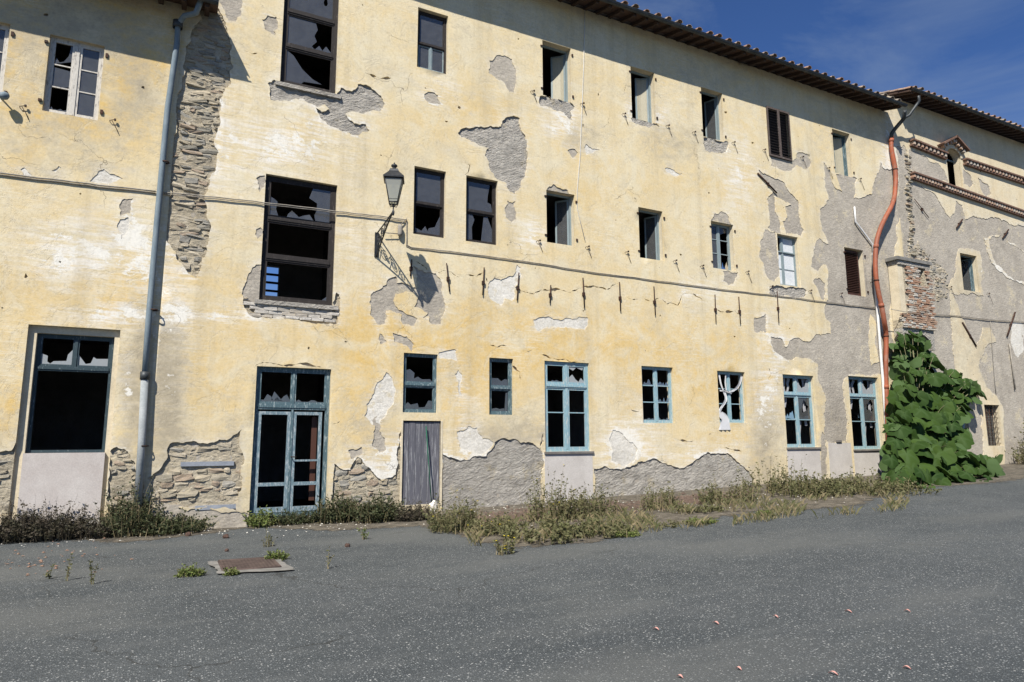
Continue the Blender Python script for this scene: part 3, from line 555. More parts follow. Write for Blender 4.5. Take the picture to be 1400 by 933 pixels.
def arch_loop(q, rise): 
    x0, x1, z0, z1 = q; cx = (x0+x1)/2; r = (x1-x0)/2
    return [(x0, z0), (x1, z0)]+[(cx+r*math.cos(t*math.pi/10), z1+rise*math.sin(t*math.pi/10)) for t in range(11)]
_a, _b = fac(39, 443.6), fac(164.4, 452)
W['L3o'] = (_a[0]+.0, W['L3'][1]+(_b[0]-fac(156, 460.6)[0]), .0, _a[1])
facade(bldL, 'L', XL, X_LM, 12.0, PL_, ['L0', 'L1', 'L2', 'L3o'], M_pl)
facade(bldM, 'M', X_LM, X_MR, 14.55, PM, [k for k in W if k[0] in 'MSTG'], M_pl)
facade(bldR, 'R', X_MR, XR, 15.3, PR, ['R2', 'R3', 'R4'], M_pl2, arch=arch_loop(W['R1'], .35))
for q in LINT: MB().box(q[0], q[1], .0, .09, q[2], q[3]).obj('slate_lintel', M_slate, bldM, label='blue grey slate lintel in the bare rubble')
# ================================================================== INTERIORS (closed dark rooms behind the openings)
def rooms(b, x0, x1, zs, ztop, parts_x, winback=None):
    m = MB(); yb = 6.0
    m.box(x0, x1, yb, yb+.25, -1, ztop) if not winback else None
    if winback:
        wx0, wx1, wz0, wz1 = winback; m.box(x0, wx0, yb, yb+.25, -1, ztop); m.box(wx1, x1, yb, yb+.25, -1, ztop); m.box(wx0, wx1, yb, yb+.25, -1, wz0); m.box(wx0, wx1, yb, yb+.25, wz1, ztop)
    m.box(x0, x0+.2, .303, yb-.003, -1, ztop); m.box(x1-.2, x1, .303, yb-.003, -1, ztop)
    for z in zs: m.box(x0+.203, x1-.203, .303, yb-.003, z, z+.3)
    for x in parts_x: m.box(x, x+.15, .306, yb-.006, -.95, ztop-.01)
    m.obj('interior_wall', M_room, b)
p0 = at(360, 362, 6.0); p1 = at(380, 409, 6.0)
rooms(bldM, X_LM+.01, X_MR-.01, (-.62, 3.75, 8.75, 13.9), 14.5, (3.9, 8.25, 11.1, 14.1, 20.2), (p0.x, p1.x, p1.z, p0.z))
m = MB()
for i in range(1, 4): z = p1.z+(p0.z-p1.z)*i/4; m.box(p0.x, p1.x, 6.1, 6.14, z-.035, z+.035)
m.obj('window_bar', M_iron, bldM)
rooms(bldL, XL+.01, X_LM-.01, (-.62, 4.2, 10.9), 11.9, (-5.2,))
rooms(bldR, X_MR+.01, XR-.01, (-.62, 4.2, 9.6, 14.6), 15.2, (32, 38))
# ================================================================== ROOFS
def tile_mesh():
    m = MB(); n = 8; vs = []; L = .5
    for j, (y, r) in enumerate(((0, .105), (L, .085))):
        for k in range(n+1):
            g = math.pi*k/n; vs.append((r*math.cos(g), y, r*math.sin(g)*.8))
        for k in range(n+1):
            g = math.pi*k/n; vs.append(((r-.016)*math.cos(g), y, (r-.016)*math.sin(g)*.8))
    q = 2*(n+1); fs = []
    for k in range(n): fs += [(k, k+1, q+k+1, q+k), (n+1+k+1, n+1+k, q+n+1+k, q+n+2+k), (k+1, k, n+1+k, n+2+k)]
    m.add(vs, fs, 0, False); return m.mesh('roof_tile', M_tile)
TILE = tile_mesh(); SL = .3; SLA = math.atan(SL)
def roof(b, x0, x1, ve, p=.74, back=6.2, sp=.42, left_open=True, verge=False):
    zf = lambda y: ve+.045+(y+p)*SL
    m = MB()
    def prism(xa, xb, ya, yb, dz0, dz1, mm=0):
        vs = [(x, y, zf(y)+dz) for x in (xa, xb) for y in (ya, yb) for dz in (dz0, dz1)]
        m.add(vs, [(0, 1, 3, 2), (4, 6, 7, 5), (0, 4, 5, 1), (2, 3, 7, 6), (0, 2, 6, 4), (1, 5, 7, 3)], mm)
    # soffit of terracotta flags, course by course
    prism(x0, x1, -p, .0, .0, .035); m.obj('soffit', M_board, b)
    m = MB(); prism(x0, x1, .003, back, .0, .035); prism(x0+.01, x1-.01, -p+.01, back-.01, .037, .075); m.obj('roof_deck', M_tileflat, b)
    rm = MB(); rm.v = []; 
    vs = [(x, y, (y+p)*SL+dz) for x in (-.05, .05) for y in (-p+.03, .3) for dz in (-.12, -.002)]
    rm.add(vs, [(0, 1, 3, 2), (4, 6, 7, 5), (0, 4, 5, 1), (2, 3, 7, 6), (0, 2, 6, 4), (1, 5, 7, 3)]); rme = rm.mesh('rafter', M_wood)
    x = x0+.12
    while x < x1-.05:
        o = link('rafter', rme, b, (x, 0, ve+.045)); x += .455*R.uniform(.96, 1.04)
    # gutter: half round channel with brackets
    g = MB(); r = .075; n = 8; yc = -p-.055; zc = ve+.06
    for (ra, rb) in ((r, r-.006),):
        vs = []
        for xx in (x0, x1):
            for k in range(n+1):
                a = math.pi+math.pi*k/n; vs.append((xx, yc+ra*math.cos(a), zc+ra*math.sin(a)))
            for k in range(n+1):
                a = math.pi+math.pi*k/n; vs.append((xx, yc+rb*math.cos(a), zc+rb*math.sin(a)))
        q = 2*(n+1); fs = [(0, q, q+n+1, n+1), (n, 2*n+1, q+2*n+1, q+n)]
        for k in range(n): fs += [(k, k+1, q+k+1, q+k), (n+2+k, n+1+k, q+n+1+k, q+n+2+k), (k, n+1+k, n+2+k, k+1), (q+k, q+k+1, q+n+2+k, q+n+1+k)]
        g.add(vs, fs, 0, False)
    g.tube([(x0, yc-r, zc+.004), (x1, yc-r, zc+.004)], .011, 6)
    xx = x0+.4
    while xx < x1: g.box(xx-.012, xx+.012, yc-r-.01, yc+r+.04, zc-.008-.0, zc+.012); xx += .95
    g.obj('gutter', M_gut, b)
    # cover tiles: eave row as single tiles, the field above joined
    x = x0+.15; k = 0; cnt = int((x1-x0)/sp)
    fld = MB(); tv = [v.co.copy() for v in TILE.vertices]; tf = [tuple(pp.vertices) for pp in TILE.polygons]
    while x < x1-.1:
        o = link('roof_tile', TILE, b, (x+R.uniform(-.02, .02), -p-.1+R.uniform(-.03, .02), zf(-p-.05)+.085+R.uniform(-.005, .03))); o.rotation_euler = (SLA, R.uniform(-.05, .05), R.uniform(-.06, .06))
        for j in range(1, 15):
            M = Matrix.Translation((x+R.uniform(-.015, .015), -p-.05+.4*j, zf(-p-.05+.4*j)+.075)) @ Matrix.Rotation(SLA-.03, 4, 'X'); fld.add([M@v for v in tv], tf)
        x += sp; k += 1
    if fld.v: fld.obj('roof_tile_field', M_tileflat, b, kind='stuff')
    if verge:
        for j in range(14):
            o = link('verge_tile', TILE, b, (x0-.03, -p-.05+.42*j, zf(-p-.05+.42*j)+.05)); o.rotation_euler = (SLA-.03, -.15, R.uniform(-.04, .04))
        m = MB(); prism(x0-.1, x0-.003, -p, back, -.09, .05); m.obj('verge_board', M_wood, b)
roof(bldL, XL, .22, EV_L, .72, 1.0)
roof(bldM, X_LM-.2, 24.72, EV_M, .74)
roof(bldR, 25.25, XR, EV_R+.1, .74, verge=True)
# side wall of the low wing's roof top and gables above it
m = MB(); m.box(XL, X_LM-.003, .1, .5, 12.0, 14.5); m.obj('upper_wall', M_pl, bldL)
m = MB(); m.box(X_MR+.3, X_MR+.6, .51, 6.2, 14.5, 15.35); m.obj('gable_wall', M_pl2, bldR)

# ================================================================== WINDOWS
def shard_bottom(h, seed, n=9):
    rr = random.Random(seed); pts = [(0, 0)]; 
    for i in range(n+1): pts.append((i/n, max(.02, h*rr.choice((.15, .3, .5, .9, 1.2))*rr.uniform(.6, 1.1))))
    return pts+[(1, 0)]
FULL = [[(0, 0), (1, 0), (1, 1), (0, 1)]]
def pane_spec(sp, seed):
    if sp == 'full': return FULL
    if sp in (None, 'none'): return []
    if isinstance(sp, float): return [shard_bottom(sp, seed)]
    if sp == 'hole':
        rr = random.Random(seed); cx, cz = rr.uniform(.4, .7), rr.uniform(.4, .7); out = [(0, 0), (1, 0), (1, 1), (0, 1)]
        ring = [(cx+rr.uniform(.12, .42)*math.cos(a*.5236), cz+rr.uniform(.12, .42)*math.sin(a*.5236)) for a in range(12)]
        # C-shaped polygon hugging the cell
        return [[(0, 0), (1, 0), (1, cz), ring[0]]+[]+ring[11:5:-1]+[(0, cz)], [(0, cz), ring[6]]+ring[5:0:-1]+[ring[0], (1, cz), (1, 1), (0, 1)]]
    return sp
def window(b, key, mat, bands, depth=.17, fw=.065, tb=.05, mw=.045, rim=.028, panes=None, name='window', label=None, bar=.014, glass=None, skip=(), frost=()):
    """bands: (f0, f1, column fractions, row fractions) from the bottom up"""
    x0, x1, z0, z1 = W[key] if isinstance(key, str) else key; panes = panes or {}; y = depth
    e = .001; x0 += e; x1 -= e; z0 += e; z1 -= e
    m = MB(); m.box(x0, x0+fw, y, y+.07, z0, z1); m.box(x1-fw, x1, y, y+.07, z0, z1); m.box(x0+fw, x1-fw, y, y+.07, z0, z0+fw*.9); m.box(x0+fw, x1-fw, y, y+.07, z1-fw*.9, z1)
    pr = {'label': label} if label else {}
    w_ = m.obj(name, mat, b, **pr)
    ix0, ix1, iz0, iz1 = x0+fw, x1-fw, z0+fw*.9, z1-fw*.9
    for bi, (f0, f1, cols, rows) in enumerate(bands):
        za, zb = iz0+(iz1-iz0)*f0, iz0+(iz1-iz0)*f1
        if bi > 0: MB().box(ix0, ix1, y-.012, y+.062, za-tb*.6, za+tb*.5).box(ix0, ix1, y-.03, y-.012, za-tb*.25, za+tb*.2).obj('transom', mat, w_); za += tb*.5
        if bi < len(bands)-1: zb -= tb*.6
        cx = [ix0+(ix1-ix0)*c for c in cols]
        for ci in range(len(cx)-1):
            xa = cx[ci]+(mw/2 if ci > 0 else 0); xb = cx[ci+1]-(mw/2 if ci < len(cx)-2 else 0)
            if ci > 0: MB().box(cx[ci]-mw/2, cx[ci]+mw/2, y-.008, y+.058, za, zb).obj('mullion', mat, w_)
            if (bi, ci) in skip: continue
            m = MB(); m.box(xa+.001, xa+rim, y+.008, y+.05, za, zb); m.box(xb-rim, xb-.001, y+.008, y+.05, za, zb); m.box(xa+rim, xb-rim, y+.008, y+.05, za, za+rim*1.2); m.box(xa+rim, xb-rim, y+.008, y+.05, zb-rim, zb)
            m.obj('sash', mat, w_)
            ra, rb_, sa, sb = xa+rim, xb-rim, za+rim*1.2, zb-rim
            for ri in range(len(rows)-1):
                ca, cb = sa+(sb-sa)*rows[ri], sa+(sb-sa)*rows[ri+1]
                if ri > 0: MB().box(ra, rb_, y+.012, y+.044, ca-bar, ca+bar).obj('glazing_bar', mat, w_); ca += bar
                if ri < len(rows)-2: cb -= bar
                for poly in pane_spec(panes.get((bi, ci, ri)), hash_(x0, bi, ci, ri)):
                    pts = [(ra+(rb_-ra)*px, ca+(cb-ca)*pz) for px, pz in poly]; n = len(pts); yy = y+.028
                    vs = [(px, yy, pz) for px, pz in pts]+[(px, yy+.004, pz) for px, pz in pts]
                    MB().add(vs, [tuple(range(n)), tuple(range(2*n-1, n-1, -1))]+[(i, i+n, (i+1) % n+n, (i+1) % n) for i in range(n)]).obj('pane', M_frost if (bi, ci, ri) in frost else (glass or M_glass), w_)
    return w_
def hash_(x, a, b_, c): return int(x*37)+a*101+b_*17+c*7
H2 = [0, .5, 1]
# big brown windows of the main block
Bm = dict(depth=.1, fw=.1, tb=.11, rim=.035)
b3 = [(0, .335, [0, 1], [0, 1]), (.335, .665, [0, 1], [0, 1]), (.665, 1, [0, 1], [0, 1])]
window(bldM, 'M1', M_brown, b3, panes={(0, 0, 0): [[(0, 0), (.35, 0), (.4, .1), (.82, .14), (.6, .25), (.36, .5), (.15, .88), (.0, 1)]], (1, 0, 0): [[(0, 0), (.62, 0), (.55, .1), (.66, .3), (.6, .5), (.67, .75), (.62, 1), (0, 1)], [(.62, 0), (.72, .18), (.8, .03), (.88, .22), (1, .02), (1, 0)]],
  (2, 0, 0): [[(0, 0), (1, 0), (1, .5), (.88, .5), (.86, .42), (.81, .4), (.78, .5), (0, .5)], [(0, .5), (.78, .5), (.8, .62), (.86, .64), (.88, .5), (1, .5), (1, 1), (0, 1)]]}, **Bm)
window(bldM, 'M2', M_brown, b3, panes={(2, 0, 0): [[(0, 0), (.14, 0), (.1, .2), (.12, .42), (.06, .5), (0, .55)], [(.76, 0), (1, 0), (1, 1), (.7, 1), (.64, .68), (.78, .55), (.77, .3), (.74, .18)], [(.28, 0), (.3, .1), (.36, .22), (.48, .05), (.56, .12), (.66, .17), (.72, .02), (.74, 0)]], (0, 0, 0): [[(.92, 0), (1, 0), (1, .12)]]}, **Bm)
S2 = dict(depth=.12, fw=.07, tb=.07)
w3 = window(bldM, 'M3', M_brown, [(0, .44, [0, .48, 1], [0, 1]), (.44, 1, [0, 1], [0, 1])], panes={(0, 0, 0): 'full', (0, 1, 0): 'full', (1, 0, 0): 'full'}, **S2)
for ch in w3.children:
    if ch.name.startswith(('mullion', 'sash')) and ch.data.vertices[0].co.z < W['M3'][2]+.6: ch.data.materials[0] = M_greypaint
window(bldM, 'M4', M_brown, [(0, .48, [0, 1], [0, 1]), (.48, 1, [0, 1], [0, 1])], panes={(1, 0, 0): 'full', (0, 0, 0): [[(0, 0), (1, 0), (1, .75), (.86, .45), (.8, .3), (.55, .22), (.5, .1), (.4, .28), (.25, .08), (0, .18)]]}, **S2)
window(bldM, 'M5', M_brown, [(0, .48, [0, 1], [0, 1]), (.48, 1, [0, 1], [0, 1])], panes={(1, 0, 0): [[(0, 0), (1, 0), (.95, .3), (.8, .35), (.82, .6), (.9, 1), (0, 1)]], (0, 0, 0): [[(0, 0), (.2, .02), (.18, .5), (.28, .8), (.2, 1), (0, 1)], [(.55, 0), (1, 0), (1, .5), (.8, 1), (.65, .95), (.6, .5)]]}, **S2)
# ground floor
M_leaf = m_paint('worn_grey_blue_paint', (.13, .19, .215), (.34, .38, .39), .5)
door = window(bldM, 'G1', M_teal, [(0, .745, [0, .5, 1], [0, 1]), (.745, 1, [0, .5, 1], [0, 1])], depth=.1, fw=.085, tb=.12, mw=.05, rim=.035, skip=((0, 0), (0, 1)), panes={(1, 0, 0): [shard_bottom(.25, 3), [(.35, .05), (.45, .35), (.75, .02)]], (1, 1, 0): .08}, name='door_frame')
q = W['G1']; zz = lambda f: q[2]+.11+(q[3]-q[2]-.22)*.745*f
for sx, (xa, xb) in enumerate(((q[0]+.09, (q[0]+q[1])/2-.027), ((q[0]+q[1])/2+.027, q[1]-.15))):
    m = MB(); t = .07; y = .11; top = zz(1)-.1
    m.box(xa, xa+t, y, y+.045, q[2]+.09, top); m.box(xb-t, xb, y, y+.045, q[2]+.09, top); m.box(xa+t, xb-t, y, y+.045, top-t, top); m.box(xa+t, xb-t, y, y+.045, q[2]+.09, q[2]+.2); m.box(xa+t, xb-t, y+.002, y+.043, zz(.24), zz(.24)+.075)
    if sx: m.box(xa+t, xb-t, y+.002, y+.043, zz(.47), zz(.47)+.04)
    m.obj('door_leaf', M_leaf, door)
MB().box(q[1]-.34, q[1]-.22, .3, .33, q[2]+.3, zz(1)-.2).obj('inner_post', m_paint('red_brown_wood', (.07, .03, .02), (.05, .028, .02), .6), door)
MB().box(q[0]-.04, q[1]+.04, -.03, .3, q[2]-.2, q[2]).obj('threshold', M_conc, bldM)
MB().tube([((q[0]+q[1])/2+.01, .08, 1.17), ((q[0]+q[1])/2+.01, .03, 1.17), ((q[0]+q[1])/2+.12, .03, 1.16)], .012).obj('handle', M_iron, door)
two = [(0, .47, [0, 1], [0, 1]), (.47, 1, [0, 1], [0, 1])]
window(bldM, 'G2', M_teal, two, depth=.07, fw=.06, tb=.09, panes={(1, 0, 0): [[(0, 0), (1, 0), (.9, .12), (.6, .1), (.45, .2), (.3, .12), (.32, .35), (.15, .5), (0, .45)]], (0, 0, 0): [[(0, 0), (1, 0), (1, .4), (.85, .42), (.72, .1), (.5, .08), (.45, .28), (.2, .2), (.1, .32), (0, .2)]]})
window(bldM, 'G4', M_teal, two, depth=.08, fw=.07, tb=.08, panes={(1, 0, 0): [[(0, 0), (1, 0), (1, .25), (.8, .28), (.6, .18), (.4, .3), (0, .3)]], (0, 0, 0): [[(0, 0), (.8, 0), (.75, .15), (.5, .1), (.3, .16), (0, .1)], [(.78, 0), (.97, 0), (.97, .95), (.85, .9)]]})
b5 = lambda r: [(0, .74, [0, .5, 1], r), (.74, 1, [0, .5, 1], [0, 1])]
window(bldM, 'G5', M_blue, b5([0, .6, 1]), depth=.06, fw=.07, tb=.1, mw=.08, rim=.05, frost=((1, 1, 0),), panes={(1, 1, 0): [[(0, 0), (1, 0), (1, .1), (.8, .3), (.65, .05), (.45, .2), (.25, .5), (.02, .3)], [(0, .9), (.3, .75), (.5, .95), (.9, .8), (1, 1), (0, 1)]], (1, 0, 0): .1, (0, 0, 0): None})
window(bldM, 'G6', M_blue, [(0, 1, [0, .5, 1], [0, .35, .68, 1])], depth=.1, fw=.055, mw=.07, rim=.035, panes={(0, 0, 0): .12, (0, 1, 0): .15, (0, 1, 1): .25, (0, 0, 2): .3, (0, 1, 2): .25})
window(bldM, 'G7', M_blue, [(0, 1, [0, .5, 1], [0, .35, .68, 1])], depth=.13, fw=.055, mw=.07, rim=.035, panes={(0, 1, 0): .08})
for kk in ('G8', 'G9'): window(bldM, kk, M_blue, b5([0, .52, 1]), depth=.13, fw=.06, tb=.08, mw=.07, rim=.045, frost=((1, 1, 0),), panes={(1, 1, 0): [[(0, 0), (1, 0), (1, 1), (.85, .9), (.7, .4), (.4, .3), (.2, .6), (.1, 1), (0, 1)]], (0, 1, 1): 'hole', (0, 0, 1): .3})
# sills and rendered panels below
def panel(b, px, top_key=None, y=-.004, lab=None):
    a = [fac(*p) for p in px]; x0 = (a[0][0]+a[3][0])/2; x1 = (a[1][0]+a[2][0])/2; z1 = a[0][1]; MB().box(x0, x1, y, .05, -.8, z1).obj('panel_below_window', M_panel, b)
for k, x_ in (('G5', .06), ('G8', .06), ('G9', .06)):
    q = W[k]; MB().box(q[0]-.03, q[1]+.05, -.006, .05, -.8, q[2]-.062).obj('panel_below_window', M_panel, bldM)
    MB().box(q[0]-.04, q[1]+.08, -.05, .2, q[2]-.06, q[2]-.002).obj('sill', m_simple('dark_stone_sill', (.12, .11, .1), (.2, .18, .16)) if k == 'G5' else bpy.data.materials['dark_stone_sill'], bldM)
q = (fac(1132, 606)[0], fac(1163, 606)[0], 0, fac(1132, 606)[1]); MB().box(q[0], q[1], -.006, .05, -.8, q[3]).obj('panel_below_window', M_panel, bldM)
MB().box(q[0]+.4, q[1]-.5, -.05, .0, q[3]+.03, q[3]+.1).obj('sill_stub', bpy.data.materials['dark_stone_sill'], bldM)
q = W['L3']; O = W['L3o']
MB().box(q[0]-.012, q[1]+.012, .03, .2, -.06, q[2]-.002).obj('infill_panel', m_simple('pinkish_grey_render', (.42, .375, .34), (.5, .46, .42), 1.6, .9, .25, 40, .01), bldL, label='pinkish grey rendered panel walling up the lower half of the doorway')
MB().box(O[0]-.1, O[1]+.1, -.05, .03, -.8, .0).obj('plinth', M_white, bldL)
m = MB(); m.box(O[0]+.001, q[0], .1, .24, .003, O[3]-.001); m.box(q[1], O[1]-.001, .1, .24, .003, O[3]-.001); m.box(q[0], q[1], .1, .24, q[3], O[3]-.001); m.obj('stepped_reveal', M_reveal, bldL)
window(bldL, 'L3', M_dteal, [(0, .72, [0, 1], [0, 1]), (.72, 1, [0, .5, 1], [0, 1])], depth=.19, fw=.06, tb=.09, mw=.05, rim=.03, skip=((0, 0),), frost=((1, 0, 0), (1, 1, 0)), panes={(1, 0, 0): [[(0, 0), (1, 0), (1, .6), (.85, .4), (.82, .15), (.4, .12), (.3, .02), (.2, .1), (.2, .32), (0, .4)]], (1, 1, 0): [[(0, 0), (1, 0), (1, .3), (.6, .28), (.5, .35), (.42, .1), (.25, .06), (.15, .2), (0, .4)]]})
Lp = {(0, 0, 2): [[(0, 0), (1, .25), (1, 1), (.9, 1), (.8, .5), (.55, .2), (.3, .12), (.1, .3)]], (0, 0, 1): [[(0, .0), (.7, .02), (1, .1), (1, .85), (0, .9)]], (0, 0, 0): .12, (0, 1, 0): 'full', (0, 1, 1): 'full', (0, 1, 2): 'full'}
for kk in ('L2', 'L1', 'L0'): window(bldL, kk, M_whitep, [(0, 1, [0, .5, 1], [0, .34, .67, 1])], depth=.1, fw=.05, mw=.09, rim=.045, bar=.012, panes=Lp)
for k in ('M1', 'M2'): q = W[k]; m = MB(); m.box(q[0]-.1, q[1]+.12, -.035, .09, q[2]-.1, q[2]-.003); m.obj('sill', M_greyr, bldM)
# small upper windows: frame on the jambs, sash leaves swung inwards
def open_window(b, key, mat=M_greypaint, ang=(62,), left=False, panel=True):
    x0, x1, z0, z1 = W[key]; y = .2; fw = .05
    m = MB(); m.box(x0+.001, x0+fw, y, y+.06, z0+.001, z1-.001); m.box(x1-fw, x1-.001, y, y+.06, z0+.001, z1-.001); m.box(x0+fw, x1-fw, y, y+.06, z0+.001, z0+fw); m.box(x0+fw, x1-fw, y, y+.06, z1-fw, z1-.001)
    w_ = m.obj('window', mat, b); wd = (x1-x0)/2-fw
    for i, a in enumerate(ang):
        hx = x1-fw; hy = y+.065; s_ = -1
        if i == 2: hx = x0+fw; s_ = 1
        M = Matrix.Translation((hx, hy, 0)) @ Matrix.Rotation(math.radians(a)*s_, 4, 'Z')
        dx = -wd if s_ < 0 else wd; xa, xb = (dx, 0) if dx < 0 else (0, dx); t = .05; za, zb = z0+fw, z1-fw
        if i == 1: M = M @ Matrix.Translation((0, .05, 0))
        m = MB(); m.box(xa, xa+t, 0, .035, za, zb, 0, M); m.box(xb-t, xb, 0, .035, za, zb, 0, M); m.box(xa+t, xb-t, 0, .035, za, za+t, 0, M); m.box(xa+t, xb-t, 0, .035, zb-t, zb, 0, M)
        sa = m.obj('sash', mat, w_)
        if i == 1 or panel and i == 0: MB().box(xa+t, xb-t, .01, .024, za+t, zb-t, 0, M).obj('shutter_panel', M_cream, w_)
        else: MB().box(xa+t, xb-t, .014, .018, za+t, zb-t, 0, M).obj('pane', M_glass, w_)
    return w_
open_window(bldM, 'T1', ang=(58, 40)); open_window(bldM, 'T2', ang=(30, 18)); open_window(bldM, 'T3', ang=(70,), panel=False); open_window(bldM, 'T5', ang=(20, 10), mat=M_teal)
open_window(bldM, 'S1', ang=(52,), panel=False); open_window(bldM, 'S2', ang=(66,), panel=False)
window(bldM, 'S3', M_greypaint, [(0, 1, [0, .5, 1], [0, .35, .68, 1])], depth=.2, fw=.05, mw=.08, rim=.03, panes={(0, 0, 0): 'full', (0, 0, 1): 'full', (0, 0, 2): 'full', (0, 1, 0): .5, (0, 1, 2): [[(0, .4), (1, .7), (1, 1), (0, 1)]]})
window(bldM, 'S4', M_greypaint, [(0, .68, [0, .36, 1], [0, .5, 1]), (.68, 1, [0, .36, 1], [0, 1])], depth=.16, fw=.05, mw=.07, tb=.03, panes={(0, 1, 0): 'full', (0, 1, 1): 'full', (0, 0, 0): 'full', (0, 0, 1): 'full', (1, 1, 0): 'full'}, glass=m_simple('pale_panel', (.52, .55, .57), (.6, .62, .62)))
# louvred shutters
def louvre(b, key, y, mat, leaves=2, n=17, label=None, frame=.05):
    x0, x1, z0, z1 = W[key]; pr = {'label': label} if label else {}; wl = (x1-x0)/leaves
    for L in range(leaves):
        xa, xb = x0+L*wl+.004, x0+(L+1)*wl-.004; m = MB(); t = frame
        m.box(xa, xa+t, y, y+.04, z0, z1); m.box(xb-t, xb, y, y+.04, z0, z1); m.box(xa+t, xb-t, y, y+.04, z0, z0+t*1.3); m.box(xa+t, xb-t, y, y+.04, z1-t*1.3, z1)
        s_ = m.obj('shutter', mat, b, **pr); z = z0+t*1.3; st = (z1-z0-2.6*t)/n; me = None
        for i in range(n):
            if me is None:
                a = .62; M = Matrix.Rotation(a, 4, 'X'); me = MB().box(-(xb-xa)/2+t, (xb-xa)/2-t, -.03, .03, -.005, .005, 0, M).mesh('slat', mat)
            link('slat', me, s_, ((xa+xb)/2, y+.02, z+st*(i+.5)))
louvre(bldM, 'T4', -.045, M_shut, 2, 17, 'dark louvred wooden shutter closed over the window')
MB().box(W['T4'][0]+.003, W['T4'][1]-.003, .12, .16, W['T4'][2]+.003, W['T4'][3]-.003).obj('window', M_brown, bldM)
W['S5b'] = (W['S5'][0]+.05, W['S5'][1]-.12, W['S5'][2]+.04, W['S5'][3]-.04)
louvre(bldM, 'S5b', .16, m_paint('red_brown_blind', (.075, .035, .025), (.045, .025, .02), .5), 1, 24, 'closed red brown roller blind with horizontal slats')
window(bldM, 'S5', M_teal, [(0, 1, [0, 1], [0, 1])], depth=.24, fw=.05)
# plank door
q = W['G3']; n = 6; wd = (q[1]-q[0]-.02)/n; pl = None; dr = MB().box(q[0]+.01, q[1]-.01, .075, .1, .25, .36).box(q[0]+.01, q[1]-.01, .075, .1, 1.5, 1.61).obj('plank_door', M_plank, bldM)
for i in range(n):
    me = MB().box(q[0]+.01+i*wd+R.uniform(.001, .006), q[0]+.01+(i+1)*wd-R.uniform(.001, .006), .04+R.uniform(-.004, .008), .073, -.3+R.uniform(0, .05), q[3]-.01-R.uniform(0, .02)).obj('plank', M_plank, dr)
MB().box(q[0]-.04, q[0]+.0, -.012, .03, -.3, q[3]+.0).box(q[1]+.0, q[1]+.05, -.012, .03, -.3, q[3]+.0).obj('door_jamb', M_reveal, bldM)
# end building openings
open_window(bldR, 'R2', ang=(70,), mat=M_teal, panel=False)
window(bldR, 'R4', M_blue, [(0, 1, [0, .5, 1], [0, .5, 1])], depth=.15, fw=.07, mw=.1, rim=.05, panes={(0, 1, 1): 'full'})
q = W['R3']; gr = MB().box(q[0]+.002, q[0]+.04, .1, .14, q[2]+.002, q[3]-.002).obj('window_grille', M_iron, bldR)
for i in range(5): x = q[0]+(q[1]-q[0])*(i+.5)/5; MB().tube([(x, .12, q[2]), (x, .12, q[3])], .012, 6).obj('bar', M_iron, gr)
for i in range(8): z = q[2]+(q[3]-q[2])*(i+.5)/8; MB().tube([(q[0], .1, z), (q[1], .1, z)], .01, 6).obj('bar', M_iron, gr)
MB().box(q[0]+.04, q[1]-.002, .3, .32, q[2]+.01, q[3]-.01).obj('pane', M_glass, bldR)
q = W['R1']; MB().box(q[0]+.01, q[0]+.07, .25, .3, q[2], q[3]+.2).box(q[0]+.07, q[1]-.01, .25, .3, q[3]-.08, q[3]-.02).obj('window', M_teal, bldR)
m = MB()
arc = [(x, z) for x, z in arch_loop(q, .35)[2:]]
for (xa, za), (xb, zb) in zip(arc[:-1], arc[1:]):
    cxm = (q[0]+q[1])/2
    oa = Vector((xa-cxm, za-q[3]+.1)).normalized()*.16; ob = Vector((xb-cxm, zb-q[3]+.1)).normalized()*.16
    m.add([(xa, -.04, za), (xb, -.04, zb), (xb+ob.x, -.04, zb+ob.y), (xa+oa.x, -.04, za+oa.y), (xa, .05, za), (xb, .05, zb), (xb+ob.x, .05, zb+ob.y), (xa+oa.x, .05, za+oa.y)], [(0, 1, 2, 3), (0, 4, 5, 1), (2, 6, 7, 3)])
m.obj('arch_moulding', M_reveal, bldR)

# ================================================================== END BUILDING: dentil cornices, gable over the niche, ragged brick corner
DEN = MB().box(-.055, .055, -.16, .0, -.07, .07).mesh('cornice_brick', M_brick)
cap = m_simple('dark_cornice_brick', (.1, .055, .04), (.2, .12, .085), 5)
def cornice(p0, p1, sp):
    a, b_ = Vector((*fac(*p0), 0)), Vector((*fac(*p1), 0)); L = (b_-a).length; n = int(L/sp); ang = math.atan2((b_-a).y, (b_-a).x)
    M = Matrix.Translation((a.x, 0, a.y)) @ Matrix.Rotation(-ang, 4, 'Y')
    MB().box(0, L, -.2, .03, .072, .14, 0, M).box(0, L, -.12, .03, -.14, -.072, 0, M).obj('cornice_band', cap, bldR)
    for i in range(n):
        if R.random() < .04: continue
        o = link('cornice_brick', DEN, bldR); o.matrix_local = M @ Matrix.Translation((L*(i+.5)/n, 0, 0)) @ Matrix.Rotation(R.uniform(-.08, .08), 4, 'Z')
cornice((1243, 196), (1291, 215), .24); cornice((1316, 222), (1440, 263), .24)
cornice((1244, 241), (1440, 309), .19)
g0, g1, g2 = at(1286, 199, -.1), at(1303, 190, -.1), at(1319, 208, -.1)
for pa, pb in ((g0, g1), (g1, g2)):
    d = pb-pa; L = math.hypot(d.x, d.z); M = Matrix.Translation(Vector((pa.x, 0, pa.z))) @ Matrix.Rotation(-math.atan2(d.z, d.x), 4, 'Y')
    MB().box(-.05, L+.05, -.3, .03, 0, .07, 0, M).obj('gable_slab', cap, bldR)
    for i in range(4): o = link('cornice_brick', DEN, bldR); o.matrix_local = M @ Matrix.Translation((L*(i+.5)/4, -.03, -.09))
